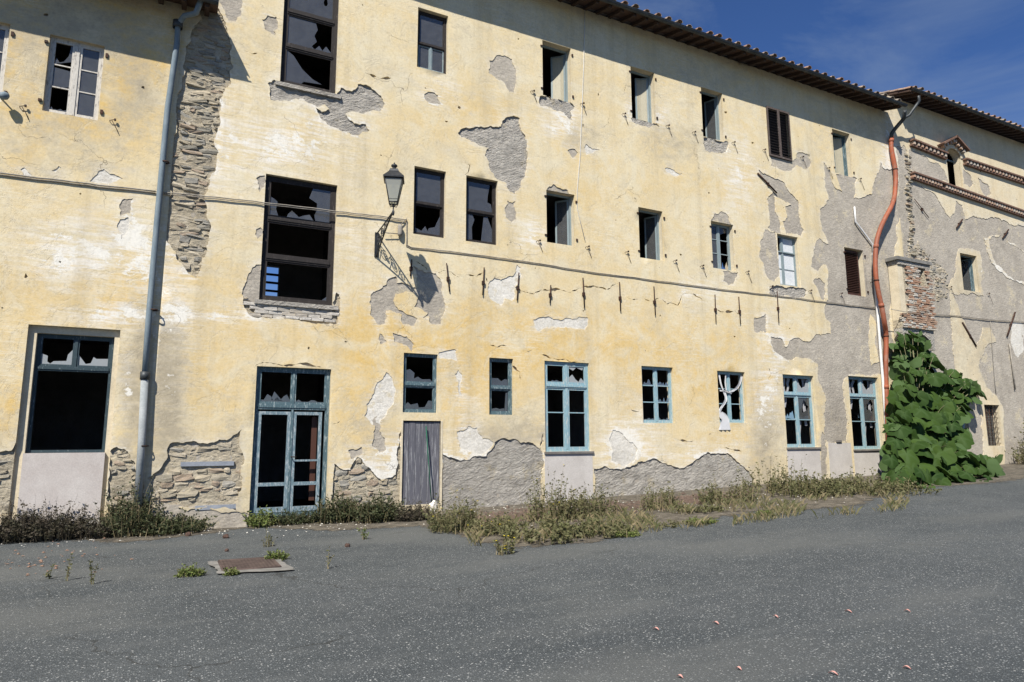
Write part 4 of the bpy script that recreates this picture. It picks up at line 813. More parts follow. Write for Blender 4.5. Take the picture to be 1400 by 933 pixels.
qy = [(1234, 232), (1240, 225), (1247, 240), (1251, 290), (1250, 330), (1262, 345), (1276, 370), (1290, 385), (1296, 405), (1280, 412), (1262, 420), (1256, 350), (1240, 345), (1236, 300)]
# quoin bricks standing proud along the corner
for y_ in np.arange(212, 350, 3.1):
    x_ = 1241+(y_-212)*.04+R.uniform(-3, 3); p = fac(x_, y_); o = link('stone', R.choice(SM), bldR, (p[0], .03+R.uniform(-.03, .03), p[1])); o.scale = (R.uniform(.18, .38), .14, R.uniform(.06, .1)); o.rotation_euler = (0, R.uniform(-.08, .08), R.uniform(-.3, .2))
poly = tuv([(1238, 345), (1256, 330), (1264, 345), (1284, 360), (1297, 378), (1297, 405), (1285, 412), (1262, 410), (1258, 380)])
masonry(rough(poly, .15, .2, 1), bldR, 's', [], -.025, (.07, .12), (.1, .25))
# projecting brick closet between the two blocks
cx0, cx1 = fac(1217, 400)[0], fac(1259, 400)[0]; cz0, cz1 = fac(1240, 452)[1], fac(1230, 362)[1]; pj = .42
hx = fac(1249, 390)[0]; hz = fac(1249, 385)[1]
cl_ = MB().box(cx0, hx-.17, -pj+.06, -.003, cz0, cz1).box(hx+.12, cx1, -pj+.06, -.003, cz0, cz1).box(hx-.17, hx+.12, -pj+.06, -.003, cz0, hz-.28).box(hx-.17, hx+.12, -pj+.06, -.003, hz+.45, cz1).box(hx-.17, hx+.12, -.06, -.003, hz-.28, hz+.45).obj('brick_closet', M_mort, bldR, label='small projecting brick closet with a stone slab on top')
MB().box(cx0-.003, cx0+.3, -pj+.05, -pj+.058, cz0+.5, cz1-.05).obj('plaster_remnant', M_reveal, cl_)
MB().box(cx0-.004, cx0-.0005, -pj+.06, -.01, cz0+.3, cz1-.03).obj('plaster_remnant', M_reveal, cl_)
MB().box(cx0-.12, cx1+.1, -pj-.06, -.003, cz1+.003, cz1+.13).obj('stone_slab', M_conc, cl_)
MB().box(cx0-.02, cx1+.03, -pj+.0, -.003, cz1-.16, cz1).obj('stone_lintel', M_greyr, cl_)
z = cz0+.04
while z < cz1-.2:
    x = cx0+R.uniform(-.1, .05)
    while x < cx1-.05:
        w_ = R.uniform(.18, .28)
        if not (abs(x+w_/2-hx) < .25 and hz-.3 < z < hz+.45) and not (x < cx0+.32 and z > cz0+.55):
            o = link('brick', R.choice(BM_ if R.random() < .72 else WM), cl_, (x+w_/2, -pj+.065+R.uniform(-.025, .015), z)); o.scale = (w_*.94, .12, .062); o.rotation_euler = (0, R.uniform(-.04, .04), R.uniform(-.1, .1))
        x += w_+.01
    z += .078
# arched corbel below
m = MB(); n = 12; mid = (cx0+cx1)/2; hw = (cx1-cx0)/2
for i in range(n):
    a0, a1 = math.pi*i/n, math.pi*(i+1)/n; xa, za, xb, zb = mid+hw*.85*math.cos(a0), cz0-.75+.6*math.sin(a0), mid+hw*.85*math.cos(a1), cz0-.75+.6*math.sin(a1)
    m.add([(xa, -pj+.08, za), (xb, -pj+.08, zb), (xb, -.004, zb), (xa, -.004, za), (xa, -pj+.08, cz0), (xb, -pj+.08, cz0)], [(0, 1, 2, 3), (1, 0, 4, 5)])
m.box(cx0, mid-hw*.85, -pj+.08, -.004, cz0-.75, cz0-.003); m.box(mid+hw*.85, cx1, -pj+.08, -.004, cz0-.75, cz0-.003)
m.obj('corbel_arch', M_greyr, cl_)
# ================================================================== PIPES AND CABLES
def px_path(pts, y): return [at(x, v, (y if not isinstance(y, list) else y[i])) for i, (x, v) in enumerate(pts)]
def collar(m, p, r, h=.09): m.lathe([(r, -h/2), (r*1.22, -h/2), (r*1.22, h/2), (r, h/2)], 12, Matrix.Translation(p))
gp = [at(278, -8, -.72), at(268, 18, -.55), at(252, 22, -.3), at(243, 34, -.14), at(242, 60, -.13), at(229, 150, -.12), at(215, 300, -.12), at(203, 440, -.12), at(198, 514, -.12)]
gp2 = gp[-1:]+[at(194, 600, -.12), at(188.5, 690, -.12)]
m = MB(); m.tube(gp, .06, 12); dp = m.obj('downpipe', M_zinc, bldL, label='blue grey metal downpipe running down to the weeds')
MB().tube(gp2, .072, 12).obj('lower_pipe', m_simple('grey_pipe', (.24, .26, .26), (.33, .345, .34), 2, .85, .3, spec=.15), dp)
m = MB(); collar(m, gp[-1], .074, .16); m.obj('collar', M_gut, dp)
for y_ in (222, 424, 610): 
    x_ = 240-(y_-40)*.0769; p = at(x_, y_, -.12); m = MB(); collar(m, p, .066, .03); m.tube([p, (p.x-.03, 0.02, p.z)], .009, 6); m.tube([(p.x-.1, -.1, p.z), (p.x+.1, -.1, p.z)], .008, 6); m.obj('pipe_bracket', M_iron, dp)
m = MB(); collar(m, gp[3]+Vector((0, 0, .0)), .085, .16); m.obj('hopper', M_gut, dp)
# dark outlets and orange flexible pipe at the right
jn = at(1219, 183, -.16)
m = MB(); m.tube([at(1237, 152, -.8), at(1236, 162, -.6), at(1224, 176, -.3), jn, at(1219, 190, -.14)], .075, 12); m.obj('gutter_outlet', M_gut, bldM)
m = MB(); m.tube([at(1256, 131, -.79), at(1257, 138, -.75), at(1252, 145, -.68), at(1243, 158, -.5), at(1237, 161, -.42), at(1228, 170, -.3)], .055, 12); m.obj('gutter_outlet', M_gut, bldR)
op = [(1219,187),(1218.5,200),(1221,216),(1224,232),(1224.5,250),(1223,268),(1219,282),(1211,297),(1204,312),(1199,328),(1197,348),(1197,372),(1200,395),(1205,418),(1209,440),(1211.5,460),(1211,500),(1212.5,560),(1215,610),(1217,652)]
P = [at(x, v, -.13 if i < 6 or i > 14 else -.3-.0) for i, (x, v) in enumerate(op)]
def smoothp(P, k=4):
    o = []
    for i in range(len(P)-1):
        p0, p1, p2, p3 = P[max(i-1, 0)], P[i], P[i+1], P[min(i+2, len(P)-1)]
        for j in range(k):
            t = j/k; o.append(.5*((2*p1)+(p2-p0)*t+(2*p0-5*p1+4*p2-p3)*t*t+(3*p1-p0-3*p2+p3)*t**3))
    return o+[P[-1]]
SP_ = smoothp(P); od = MB().tube(SP_, [.085+R.uniform(-.004, .004) for _ in SP_], 12).obj('orange_downpipe', M_orange, bldM, label='bent orange plastic downpipe at the joint of the two blocks')
for i in (2, 22, 38, 52, 66, 74):
    a_, b_ = SP_[i], SP_[min(i+1, len(SP_)-1)]; d_ = (b_-a_).normalized()*.07; MB().tube([a_-d_, a_+d_], .097, 12).obj('pipe_socket', M_orange, od)
for i in (12, 46, 60):
    a_ = SP_[i]; MB().tube([a_+Vector((0, 0, -.02)), a_+Vector((0, 0, .02))], .1, 10).tube([a_, Vector((a_.x+.1, .01, a_.z))], .012, 5).obj('pipe_clip', M_iron, od)
wp = px_path([(1168,283),(1169.5,303),(1180,317),(1193,334),(1194,350)], -.05)
MB().tube(wp, .035, 8).tube(px_path([(1194,346),(1196,380),(1199.5,425),(1203,470),(1207,520),(1211,580),(1215.5,642)], -.07), .048, 10).obj('white_conduit', M_wpipe, bldM, label='slim white plastic conduit beside the orange pipe')
# cable runs
def run(pts, y, r, b, name='cable', seg=6):
    P = []
    for (xa, ya), (xb, yb) in zip(pts[:-1], pts[1:]):
        for j in range(seg): t = j/seg; q = at(xa+(xb-xa)*t, ya+(yb-ya)*t, y); q.z += R.uniform(-.008, .008); P.append(q)
    P.append(at(*pts[-1], y)); m = MB(); m.tube(P, r, 6); m.tube([p+Vector((0, .012, -.035)) for p in P], r*.8, 6); return m.obj(name, M_cable, b)
run([(-40, 232), (0, 237), (100, 249), (213, 262)], -.035, .016, bldL)
run([(213, 262), (281, 268.5), (360, 277), (460, 289), (530, 297), (556, 301)], -.05, .013, bldM)
run([(556, 301), (556, 335), (562, 338), (640, 347), (715, 357), (800, 371), (900, 384), (1000, 397.5), (1060, 404), (1130, 413), (1197, 421)], -.022, .012, bldM)
run([(1258, 429), (1300, 431), (1352, 437), (1440, 443)], -.03, .012, bldR)
MB().tube(px_path([(1262,430),(1240,427),(1218,423)], -.47), .012, 6).obj('cable', M_cable, bldR)
for pl in ([(800, 0), (798, 90), (793, 215), (789, 262), (789, 285), (800, 330)],): MB().tube([at(x, v, -.02) for x, v in pl], .009, 5).obj('thin_white_wire', M_wpipe, bldM)
MB().tube(px_path([(1354,440),(1357,480),(1360,520),(1362,540)], -.02), .01, 5).obj('cable', M_cable, bldR)
MB().tube(px_path([(1380,470),(1384,500),(1388,533)], -.03), .03, 6).obj('cable', M_cable, bldR)
# junction box of the lamp supply
jb = at(547, 315, -.08); m = MB(); m.lathe([(0, -.16), (.05, -.14), (.062, -.1), (.062, .1), (.05, .13), (0, .15)], 12, Matrix.Translation(jb)); m.obj('cable_gland', M_cable, bldM); MB().tube([jb+Vector((-.05, 0, -.1)), at(524, 318, -.1)], .012, 5).tube([jb+Vector((.02, .03, .15)), at(556, 299, -.05)], .012, 5).obj('cable', M_cable, bldM)
# iron wall anchors
def anchor(b, top, bot, r=.016, lab=None):
    a, c = at(*top, -.035), at(*bot, -.035); mid = a.lerp(c, .55); m = MB(); m.tube([a, mid, c], [r, r*1.15, r], 6); m.box(mid.x-.035, mid.x+.035, -.06, .01, mid.z-.05, mid.z+.05); m.obj('wall_anchor', M_iron, b)
for x0_, y0_, x1_, y1_ in ((563,355,561,378),(610.5,360,614.5,399),(662,366,660,404),(709.5,373,707,411),(753,390,752,415),(797,380,799,421),(847,386,848.5,426),(894,392,896,431),(977.5,403,979,441),(1010,406,1012.5,443),(1062.5,398,1065,442)): anchor(bldM, (x0_, y0_), (x1_, y1_))
for x0_, y0_, x1_, y1_ in ((1316,441,1335,474),(1388,427,1377,460),(1316,300,1308,312),(1379,314,1371,326),(1250,272,1270,298)): anchor(bldR, (x0_, y0_), (x1_, y1_), .03 if y0_ > 400 or x0_ > 1300 else .014)
anchor(bldM, (1036, 237), (1062, 264), .03)
# shutter stays beside the small windows
def dog(x, y, b, big=True, dx=6, dy=15):
    p = at(x, y, -.05); q = at(x+dx, y+dy, -.02); m = MB(); m.tube([(p.x-.04, .01, p.z-.01), (p.x-.04, -.045, p.z), (p.x+.05, -.055, p.z+.03)], .008, 5); m.box(p.x+.04, p.x+.075, -.07, -.035, p.z+.005, p.z+.05)
    if big: m.tube([p, (p+q)/2+Vector((.01, 0, 0)), q], .007, 5)
    m.obj('shutter_stay', M_iron, b)
for x, y in ((728,125),(796,142),(853,156),(913,172),(949,181),(1003,195),(1045,205),(1097,215),(1133,230),(1176,245),(736,330),(803,338),(857,345),(923,357),(960,364),(1022,372),(1055,392),(1108,398),(1150,402)): dog(x, y, bldM)
for x, y in ((30,146),(153,165)): dog(x, y, bldL, dx=9, dy=18)
for x, y in ((1300,393),(1352,402)): dog(x, y, bldR)
# small pintles at the jambs
for k in ('T1', 'T2', 'T3', 'T5', 'S1', 'S2', 'S3', 'S5'):
    q = W[k]
    for z in (q[2]+.2, q[3]-.2):
        MB().box(q[0]-.07, q[0]-.01, -.03, .01, z-.02, z+.02).obj('pintle', M_iron, bldM); MB().box(q[1]+.02, q[1]+.07, -.03, .01, z-.05, z+.02).obj('pintle', M_iron, bldM)
for k in ('L1', 'L2'):
    q = W[k]
    for z in (q[2]+.2, q[3]-.2): MB().box(q[0]-.08, q[0]-.02, -.04, .01, z-.02, z+.03).obj('pintle', M_iron, bldL); MB().box(q[1]+.03, q[1]+.08, -.03, .01, z-.05, z+.04).obj('pintle', M_iron, bldL)
MB().lathe([(.0, -.12), (.07, -.1), (.08, 0), (.05, .04), (.02, .06), (0, .06)], 10, Matrix.Translation(at(8, 131, -.2)) @ Matrix.Rotation(1.2, 4, 'Y')).tube([at(1, 134, 0), at(8, 131, -.2)], .015, 5).obj('floodlight', M_zinc, bldL)

# ================================================================== THE LANTERN
base = at(515, 325, 0); tip = at(537.6, 289, -1.2)
lan = thing('wall_lantern', 'black iron street lantern on an openwork scroll bracket fixed to the yellow wall', 'street lamp', loc=(base.x, 0, base.z))
def LP(m, name, mat, parent=lan):
    for i, v in enumerate(m.v): m.v[i] = tuple(Vector(v)-Vector((base.x, 0, base.z)))
    return m.obj(name, mat, parent)
dr_ = Vector((tip.x-base.x, tip.y, 0)); L = dr_.length; dr_.normalize()
def bp(s, z): return Vector((base.x, -.02, base.z))+dr_*s*L+Vector((0, 0, z))     # s along the arm, z above the base point
hT = tip.z-base.z
m = MB(); m.box(base.x-.05, base.x+.05, -.03, -.002, base.z-.5, base.z+.12); LP(m, 'wall_plate', M_blackiron)
m = MB(); top = [bp(t, .1+(hT-.1)*t**1.1) for t in np.linspace(0, 1, 14)]; bot = [bp(t, -.5+(hT+.5)*(math.sin(t*math.pi/2)*.35+t*.65)) for t in np.linspace(0, 1, 14)]
for pth, r in ((top, .018), (bot, .018)): m.tube(pth, r, 6)
LP(m, 'bracket_arm', M_blackiron)
def spiral(c, r0, turns, a0, sgn=1, n=26):
    return [c+dr_*(r0*(1-.75*i/n))*math.cos(a0+sgn*turns*2*math.pi*i/n)+Vector((0, 0, 1))*(r0*(1-.75*i/n))*math.sin(a0+sgn*turns*2*math.pi*i/n) for i in range(n+1)]
m = MB()
for s_, zf_, r0 in ((.13, -.1, .13), (.2, .2-.0, .1), (.36, .1, .12), (.36, .36, .08), (.56, .33, .09), (.74, .5, .06), (.24, -.2, .06)):
    tz = .1+(hT-.1)*s_**1.1; bz = -.5+(hT+.5)*(math.sin(s_*math.pi/2)*.35+s_*.65); zc = (tz+bz)/2+(zf_-.1)*.08; r_ = min(r0, abs(tz-bz)/2*.9)
    m.tube(spiral(bp(s_, zc), max(r_, .035), 1.5, s_*9, 1 if s_ < .3 else -1), .009, 5)
for s_ in (.06, .28, .46, .65, .82): tz = .1+(hT-.1)*s_**1.1; bz = -.5+(hT+.5)*(math.sin(s_*math.pi/2)*.35+s_*.65); m.tube([bp(s_, bz), bp(s_+.03, (bz+tz)/2), bp(s_, tz)], .009, 5)
LP(m, 'scrollwork', M_blackiron)
LT = at(537.6, 289, 0); LT = Vector(tip)
m = MB(); m.lathe([(.02, -.1), (.03, -.06), (.03, 0), (.015, .03), (.015, .1), (.05, .12), (.02, .15), (.035, .17)], 8, Matrix.Translation(LT)); LP(m, 'stem', M_blackiron)
zb = .2; zh = .74; rb, rt = .135, .275   # half diagonals of the tapered glass body
def sq(r, z, a=.45): return [LT+Vector((r*math.cos(a+k*math.pi/2), r*math.sin(a+k*math.pi/2), z)) for k in range(4)]
B0, B1 = sq(rb, zb), sq(rt, zh)
m = MB()
for k in range(4):
    m.tube([LT+Vector((0, 0, .12)), LT+(B0[k]-LT)*.7+Vector((0, 0, -.02)), B0[k]], .009, 5)
    m.tube([B0[k], B1[k]], .012, 6); m.tube([B0[k], B0[(k+1) % 4]], .014, 6); m.tube([B1[k], B1[(k+1) % 4]], .016, 6)
    for t in (.33, .66): q = B0[k].lerp(B0[(k+1) % 4], t); m.tube([q, q+(LT+Vector((0, 0, zb))-q)*.35+Vector((0, 0, -.05))], .006, 4)
    m.tube([B0[k].lerp(B1[k], .12), B0[(k+1) % 4].lerp(B1[(k+1) % 4], .12)], .007, 5)
LP(m, 'lantern_frame', M_blackiron)
for k in range(4):
    a, b_, c, d = B0[k], B0[(k+1) % 4], B1[(k+1) % 4], B1[k]; ctr = (a+b_+c+d)/4; n_ = (ctr-(LT+Vector((0, 0, .5)))).normalized()*.003
    LP(MB().add([a-n_, b_-n_, c-n_, d-n_, a+n_, b_+n_, c+n_, d+n_], [(0, 1, 2, 3), (7, 6, 5, 4), (0, 4, 5, 1), (1, 5, 6, 2), (2, 6, 7, 3), (3, 7, 4, 0)]), 'lantern_pane', M_lglass)
m = MB(); m.lathe([(.05, .42), (.06, .6), (.03, .66), (0, .67)], 10, Matrix.Translation(LT)); LP(m, 'bulb', M_lglass)
m = MB()
R0, R1, R2_ = sq(.33, zh+.01), sq(.335, zh+.04), sq(.15, zh+.2); R3, R4 = sq(.16, zh+.2), sq(.12, zh+.27)
vs = R0+R1+R2_+R3+R4; fs = [(0, 1, 2, 3)[::-1]]
for j in range(4): fs += [(j*4+k, j*4+(k+1) % 4, (j+1)*4+(k+1) % 4, (j+1)*4+k) for k in range(4)]
fs.append((16, 17, 18, 19)); m.add(vs, fs); m.lathe([(.1, zh+.27), (.04, zh+.3), (.04, zh+.32), (.075, zh+.35), (.07, zh+.38), (.02, zh+.41), (.012, zh+.44), (0, zh+.45)], 10, Matrix.Translation(LT)); LP(m, 'lantern_roof', M_blackiron)

# ================================================================== CURTAINS
def ribbon(pts, w0, w1, y, jit=.02, n=16, fold=3):
    """hanging cloth strip following pixel points, with folds"""
    P = smoothp([at(x, v, y) for x, v in pts], 5); m = MB(); vs = []; k = 7
    for i, p in enumerate(P):
        t = i/(len(P)-1); wd = w0+(w1-w0)*t; d = (P[min(i+1, len(P)-1)]-P[max(i-1, 0)]).normalized(); sd = Vector((d.z, 0, -d.x))
        for j in range(k): u = j/(k-1)-.5; vs.append(p+sd*u*wd+Vector((0, .02*math.sin(u*fold*6.28+i*.3), 0)))
    for i in range(len(P)-1):
        for j in range(k-1): a = i*k+j; m.f.append((a, a+1, a+k+1, a+k))
    m.v = [tuple(v) for v in vs]; m.m = [0]*len(m.f); m.sm = [True]*len(m.f); return m
def merge(ms):
    r = MB()
    for a in ms: r.add(a.v, a.f, 0, True)
    return r
yc = .09
c1 = merge([ribbon([(983, 512), (985, 525), (990, 535), (999, 537)], .07, .045, yc), ribbon([(1014, 514), (1010, 526), (1003, 534), (996, 537)], .09, .05, yc), ribbon([(984, 534), (992, 535), (1000, 538)], .05, .05, yc), ribbon([(992, 513), (991, 524), (993, 536)], .04, .05, yc), ribbon([(990, 536), (992, 546), (987, 556), (984, 564), (986, 572)], .1, .07, yc)])
c1.obj('lace_curtain', M_cloth, label='torn white curtain knotted in the middle of the broken blue window', category='curtain')
ribbon([(985, 566), (990, 572), (991, 580), (991.5, 588)], .18, .5, -.03).obj('hanging_cloth', M_cloth, label='white cloth hanging out over the sill below the knotted curtain', category='cloth')
for k, lab in (('G8', 'ragged grey curtain inside the blue window second from the orange pipe'), ('G9', 'ragged grey curtain inside the blue window nearest the orange pipe')):
    q = W[k]; mm = []
    for (fx, ft, fb, w0, w1) in ((.2, .98, .55, .1, .25), (.62, .98, .1, .16, .2), (.85, .98, .3, .14, .1), (.35, .98, .75, .12, .05)):
        pts = [Vector((q[0]+(q[1]-q[0])*(fx+R.uniform(-.03, .03)), .26, q[2]+(q[3]-q[2])*(ft+(fb-ft)*t))) for t in (0, .3, .6, 1)]
        P = smoothp(pts, 4); vs = []; kk = 6; a = MB()
        for i, p in enumerate(P):
            t = i/(len(P)-1)
            for j in range(kk): u = j/(kk-1)-.5; vs.append(p+Vector((u*(w0+(w1-w0)*t)+.03*math.sin(i*.9), .02*math.sin(j*2.2+i*.2), 0)))
        a.add(vs, [(i*kk+j, i*kk+j+1, (i+1)*kk+j+1, (i+1)*kk+j) for i in range(len(P)-1) for j in range(kk-1)]); mm.append(a)
    sw = ribbon([(0, 0), (1, 1), (2, 2)], .1, .1, 0); ptsw = smoothp([Vector((q[0]+(q[1]-q[0])*fx, .24, q[2]+(q[3]-q[2])*fz)) for fx, fz in ((.52, .97), (.58, .84), (.72, .79), (.86, .84), (.92, .97))], 5); vs = []
    for i, p in enumerate(ptsw):
        for j in range(5): vs.append(p+Vector((0, .015*math.sin(j*2+i*.5), (j/4-.5)*.13)))
    mm.append(MB().add(vs, [(i*5+j, i*5+j+1, (i+1)*5+j+1, (i+1)*5+j) for i in range(len(ptsw)-1) for j in range(4)]))
    merge(mm).obj('curtain', M_cloth2, label=lab, category='curtain', group='ragged curtains in the blue windows')
# green rod leaning on the plank door, block of white stone at its foot
a = at(582.5, 583, -.03); c = at(590, 690, -.12); MB().tube([a, c], .014, 8).obj('thin_pole', m_simple('green_rod', (.01, .07, .045), (.02, .1, .06)), label='thin dark green pole leaning against the grey plank door', category='pole')
def rock(name, p, r, mat, label, cat, seed, sc=(1, 1, .7), **k):
    bm = bmesh.new(); bmesh.ops.create_icosphere(bm, subdivisions=2, radius=1)
    for v in bm.verts: v.co *= 1+.35*noise.noise(v.co*1.5+Vector((seed, 0, 0))); v.co = Vector((v.co.x*sc[0], v.co.y*sc[1], v.co.z*sc[2]))*r
    me = bpy.data.meshes.new(name); bm.to_mesh(me); bm.free(); me.materials.append(mat); return link(name, me, None, p, label=label, category=cat, **k)
p = gnd(594, 706); rock('broken_stone', Vector((at(594, 690).x-.15, -.35, gz(5.5)+.1)), .2, M_white, 'pale broken stone block standing upright by the foot of the plank door', 'stone', 3, (.6, .5, 1.1))
# ================================================================== DRAIN GRATE AND LOOSE THINGS ON THE ASPHALT
c4 = [gnd(299, 769.5), gnd(371, 765), gnd(384, 778), gnd(305, 783)]
ctr = sum(c4, Vector())/4; gt = thing('drain_grate', 'rusty rectangular drain grate in a cracked concrete rim in the asphalt', 'grate', loc=(ctr.x, ctr.y, ctr.z))
zc = gz(ctr.x)+.02
out4 = [gnd(283, 770), gnd(378, 763), gnd(403, 781), gnd(298, 787)]
ring = rough([(p.x, p.y) for p in out4], .09, .12, 5); inn = [(p.x, p.y) for p in c4]
v, f, mi = sheet([ring], [inn], [], 0, 0, .3); LPz = []
m = MB(); m.add([(a-ctr.x, c-ctr.y, zc+.004-ctr.z) for a, b_, c in v], [t for t, k in zip(f, mi) if k == 0]); m.obj('concrete_rim', M_conc, gt)
ux = (c4[1]-c4[0]); uy = (c4[3]-c4[0])
def gq(s, t): 
    a = c4[0].lerp(c4[1], s); b_ = c4[3].lerp(c4[2], s); return a.lerp(b_, t)-ctr
m = MB(); m.add([gq(0, 0)+Vector((0, 0, .005)), gq(1, 0)+Vector((0, 0, .005)), gq(1, 1)+Vector((0, 0, .005)), gq(0, 1)+Vector((0, 0, .005))], [(0, 1, 2, 3)]); m.obj('pit', m_simple('grate_pit', (.035, .026, .022), (.06, .045, .038)), gt)
M_rust = m_simple('rust', (.06, .042, .036), (.1, .072, .06), 8, .9)
for i in range(15):
    s_ = (i+.5)/15; a, b_ = gq(s_, 0), gq(s_, 1); d = (gq(1, 0)-gq(0, 0)).normalized()*.028; z_ = Vector((0, 0, .03))
    MB().add([a-d+z_, b_-d+z_, b_+d+z_, a+d+z_, a-d, b_-d, b_+d, a+d], [(0, 3, 2, 1), (0, 1, 5, 4), (2, 3, 7, 6), (0, 4, 7, 3), (1, 2, 6, 5)]).obj('bar', M_rust, gt)
m = MB()
for s0, t0, s1, t1 in ((0, 0, 1, 0), (1, 0, 1, 1), (1, 1, 0, 1), (0, 1, 0, 0)): m.tube([gq(s0, t0)+Vector((0, 0, .02)), gq(s1, t1)+Vector((0, 0, .02))], .022, 4)
m.obj('grate_frame', M_rust, gt)
M_cone = m_simple('dark_brown_husk', (.05, .03, .022), (.1, .06, .045), 10)
for i, (x, y, r, lab) in enumerate(((309, 736, .06, 'dark brown husk on the asphalt near the stone patch'), (257, 733, .06, 'brown husk at the edge of the weeds left of the door'), (310, 754, .035, 'smallest brown husk in front of the stone patch'), (475, 748, .05, 'brown husk on the asphalt right of the drain grate'))):
    p = gnd(x, y); rock('fallen_husk', p+Vector((0, 0, r*.5)), r, M_cone, lab, 'husk', i*3.1, (1, 1, .8), group='brown husks lying on the asphalt')
M_petal = m_simple('pink_petal', (.42, .2, .17), (.5, .3, .25), 8)
pet = MB(); vs = []
for i in range(6): t = i/5; w_ = .014*math.sin(math.pi*min(.95, t+.05)); vs += [(-w_, t*.065, .006+.018*math.sin(t*3)), (0, t*.065, .001+.014*math.sin(t*3)), (w_, t*.065, .006+.018*math.sin(t*3))]
pet.add(vs, [(i*3+j, i*3+j+1, i*3+j+4, i*3+j+3) for i in range(5) for j in range(2)]); pme = pet.mesh('fallen_leaf', M_petal)
PLAB = ['leftmost pink leaf in the upper row on the asphalt', 'second pink leaf from the left in the upper row', 'faint pink leaf in the middle of the asphalt', 'pink leaf right of the middle of the asphalt', 'rightmost pink leaf on the asphalt', 'pink leaf at the lower edge left of the others', 'pink leaf near the lower edge in the centre', 'pink leaf at the lower edge furthest right', 'pink leaf at the lower edge right of the centre']
for (x, y), lab in zip(((901, 863), (983, 855), (1064, 846), (1165, 839), (1245, 838), (934, 929), (1014, 918), (1246, 917), (1146, 925)), PLAB):
    o = link('fallen_leaf', pme, None, gnd(x, y)+Vector((0, 0, .004)), label=lab, category='leaf', group='small pink leaves on the asphalt'); o.rotation_euler = (0, 0, R.uniform(.1, .5)); o.scale = (1, R.uniform(.7, 1.1), 1)
# crumbs of fallen plaster and leaf litter: countless
def litter(name, n, reg, size, mat, seed):
    rr = random.Random(seed); m = MB()
    for i in range(n):
        x, y = reg(rr); p = gnd(x, y)
        s_ = size*rr.uniform(.4, 1.5); a = rr.uniform(0, 6.28); vs = [(p.x+s_*math.cos(a+k*2.09+rr.uniform(-.4, .4)), p.y+s_*math.sin(a+k*2.09), p.z+.012) for k in range(3)]+[(p.x, p.y, p.z+.012+s_*rr.uniform(.3, .8))]
        m.add(vs, [(0, 1, 3), (1, 2, 3), (2, 0, 3)])
    m.obj(name, mat, kind='stuff')
litter('plaster_crumbs', 700, lambda r: (lambda x: (x, 735-.055*(x-0)+r.gauss(0, 6)+4))(r.uniform(-20, 1200)), .018, M_white, 1)
litter('brown_leaf_litter', 1500, lambda r: (lambda x: (x, 712-.09*(x-640)+r.gauss(0, 4)))(r.uniform(640, 1030)), .06, m_simple('dead_leaf', (.07, .048, .036), (.14, .1, .075), 9), 2)
litter('orange_leaf_litter', 60, lambda r: (r.gauss(60, 50), 765+r.gauss(0, 14)), .028, m_simple('dry_orange_leaf', (.24, .13, .085), (.2, .14, .1), 9), 3)
# ================================================================== WEEDS
def m_leaf(name, a, b, c3=None, trans=.25):
    s = N(name); oi = s.n('NewGeometry'); n = s.noise(7, 4, .6); x = s.mix(s.ramp(oi.outputs['Random Per Island'], [(0, 0.0), (1, 1.0)]), a, b); x = s.mix(s.ramp(n, [(.4, 0.0), (.7, .6)]), x, c3 or b)
    s.col(x, .7, 0, .25); tl = s.n('BsdfTranslucent'); s.l(x, tl.inputs[0]); mx = s.n('MixShader'); mx.inputs[0].default_value = trans; s.l(s.b.outputs[0], mx.inputs[1]); s.l(tl.outputs[0], mx.inputs[2]); s.l(mx.outputs[0], s.o.inputs[0]); return s.mat
G_dark = m_leaf('dark_green_weed', (.035, .05, .02), (.07, .085, .035), (.09, .08, .045))
G_purp = m_leaf('withered_purple_weed', (.055, .045, .033), (.09, .072, .05), (.045, .055, .025))
G_dry = m_leaf('dry_olive_weed', (.07, .085, .03), (.15, .145, .062), (.22, .19, .11))
G_brt = m_leaf('fresh_green_weed', (.09, .135, .03), (.16, .19, .05), (.2, .2, .08))
G_straw = m_leaf('straw', (.3, .24, .14), (.22, .18, .1), (.16, .15, .07))
G_yel = m_simple('yellow_flower', (.65, .5, .02), (.6, .45, .03))
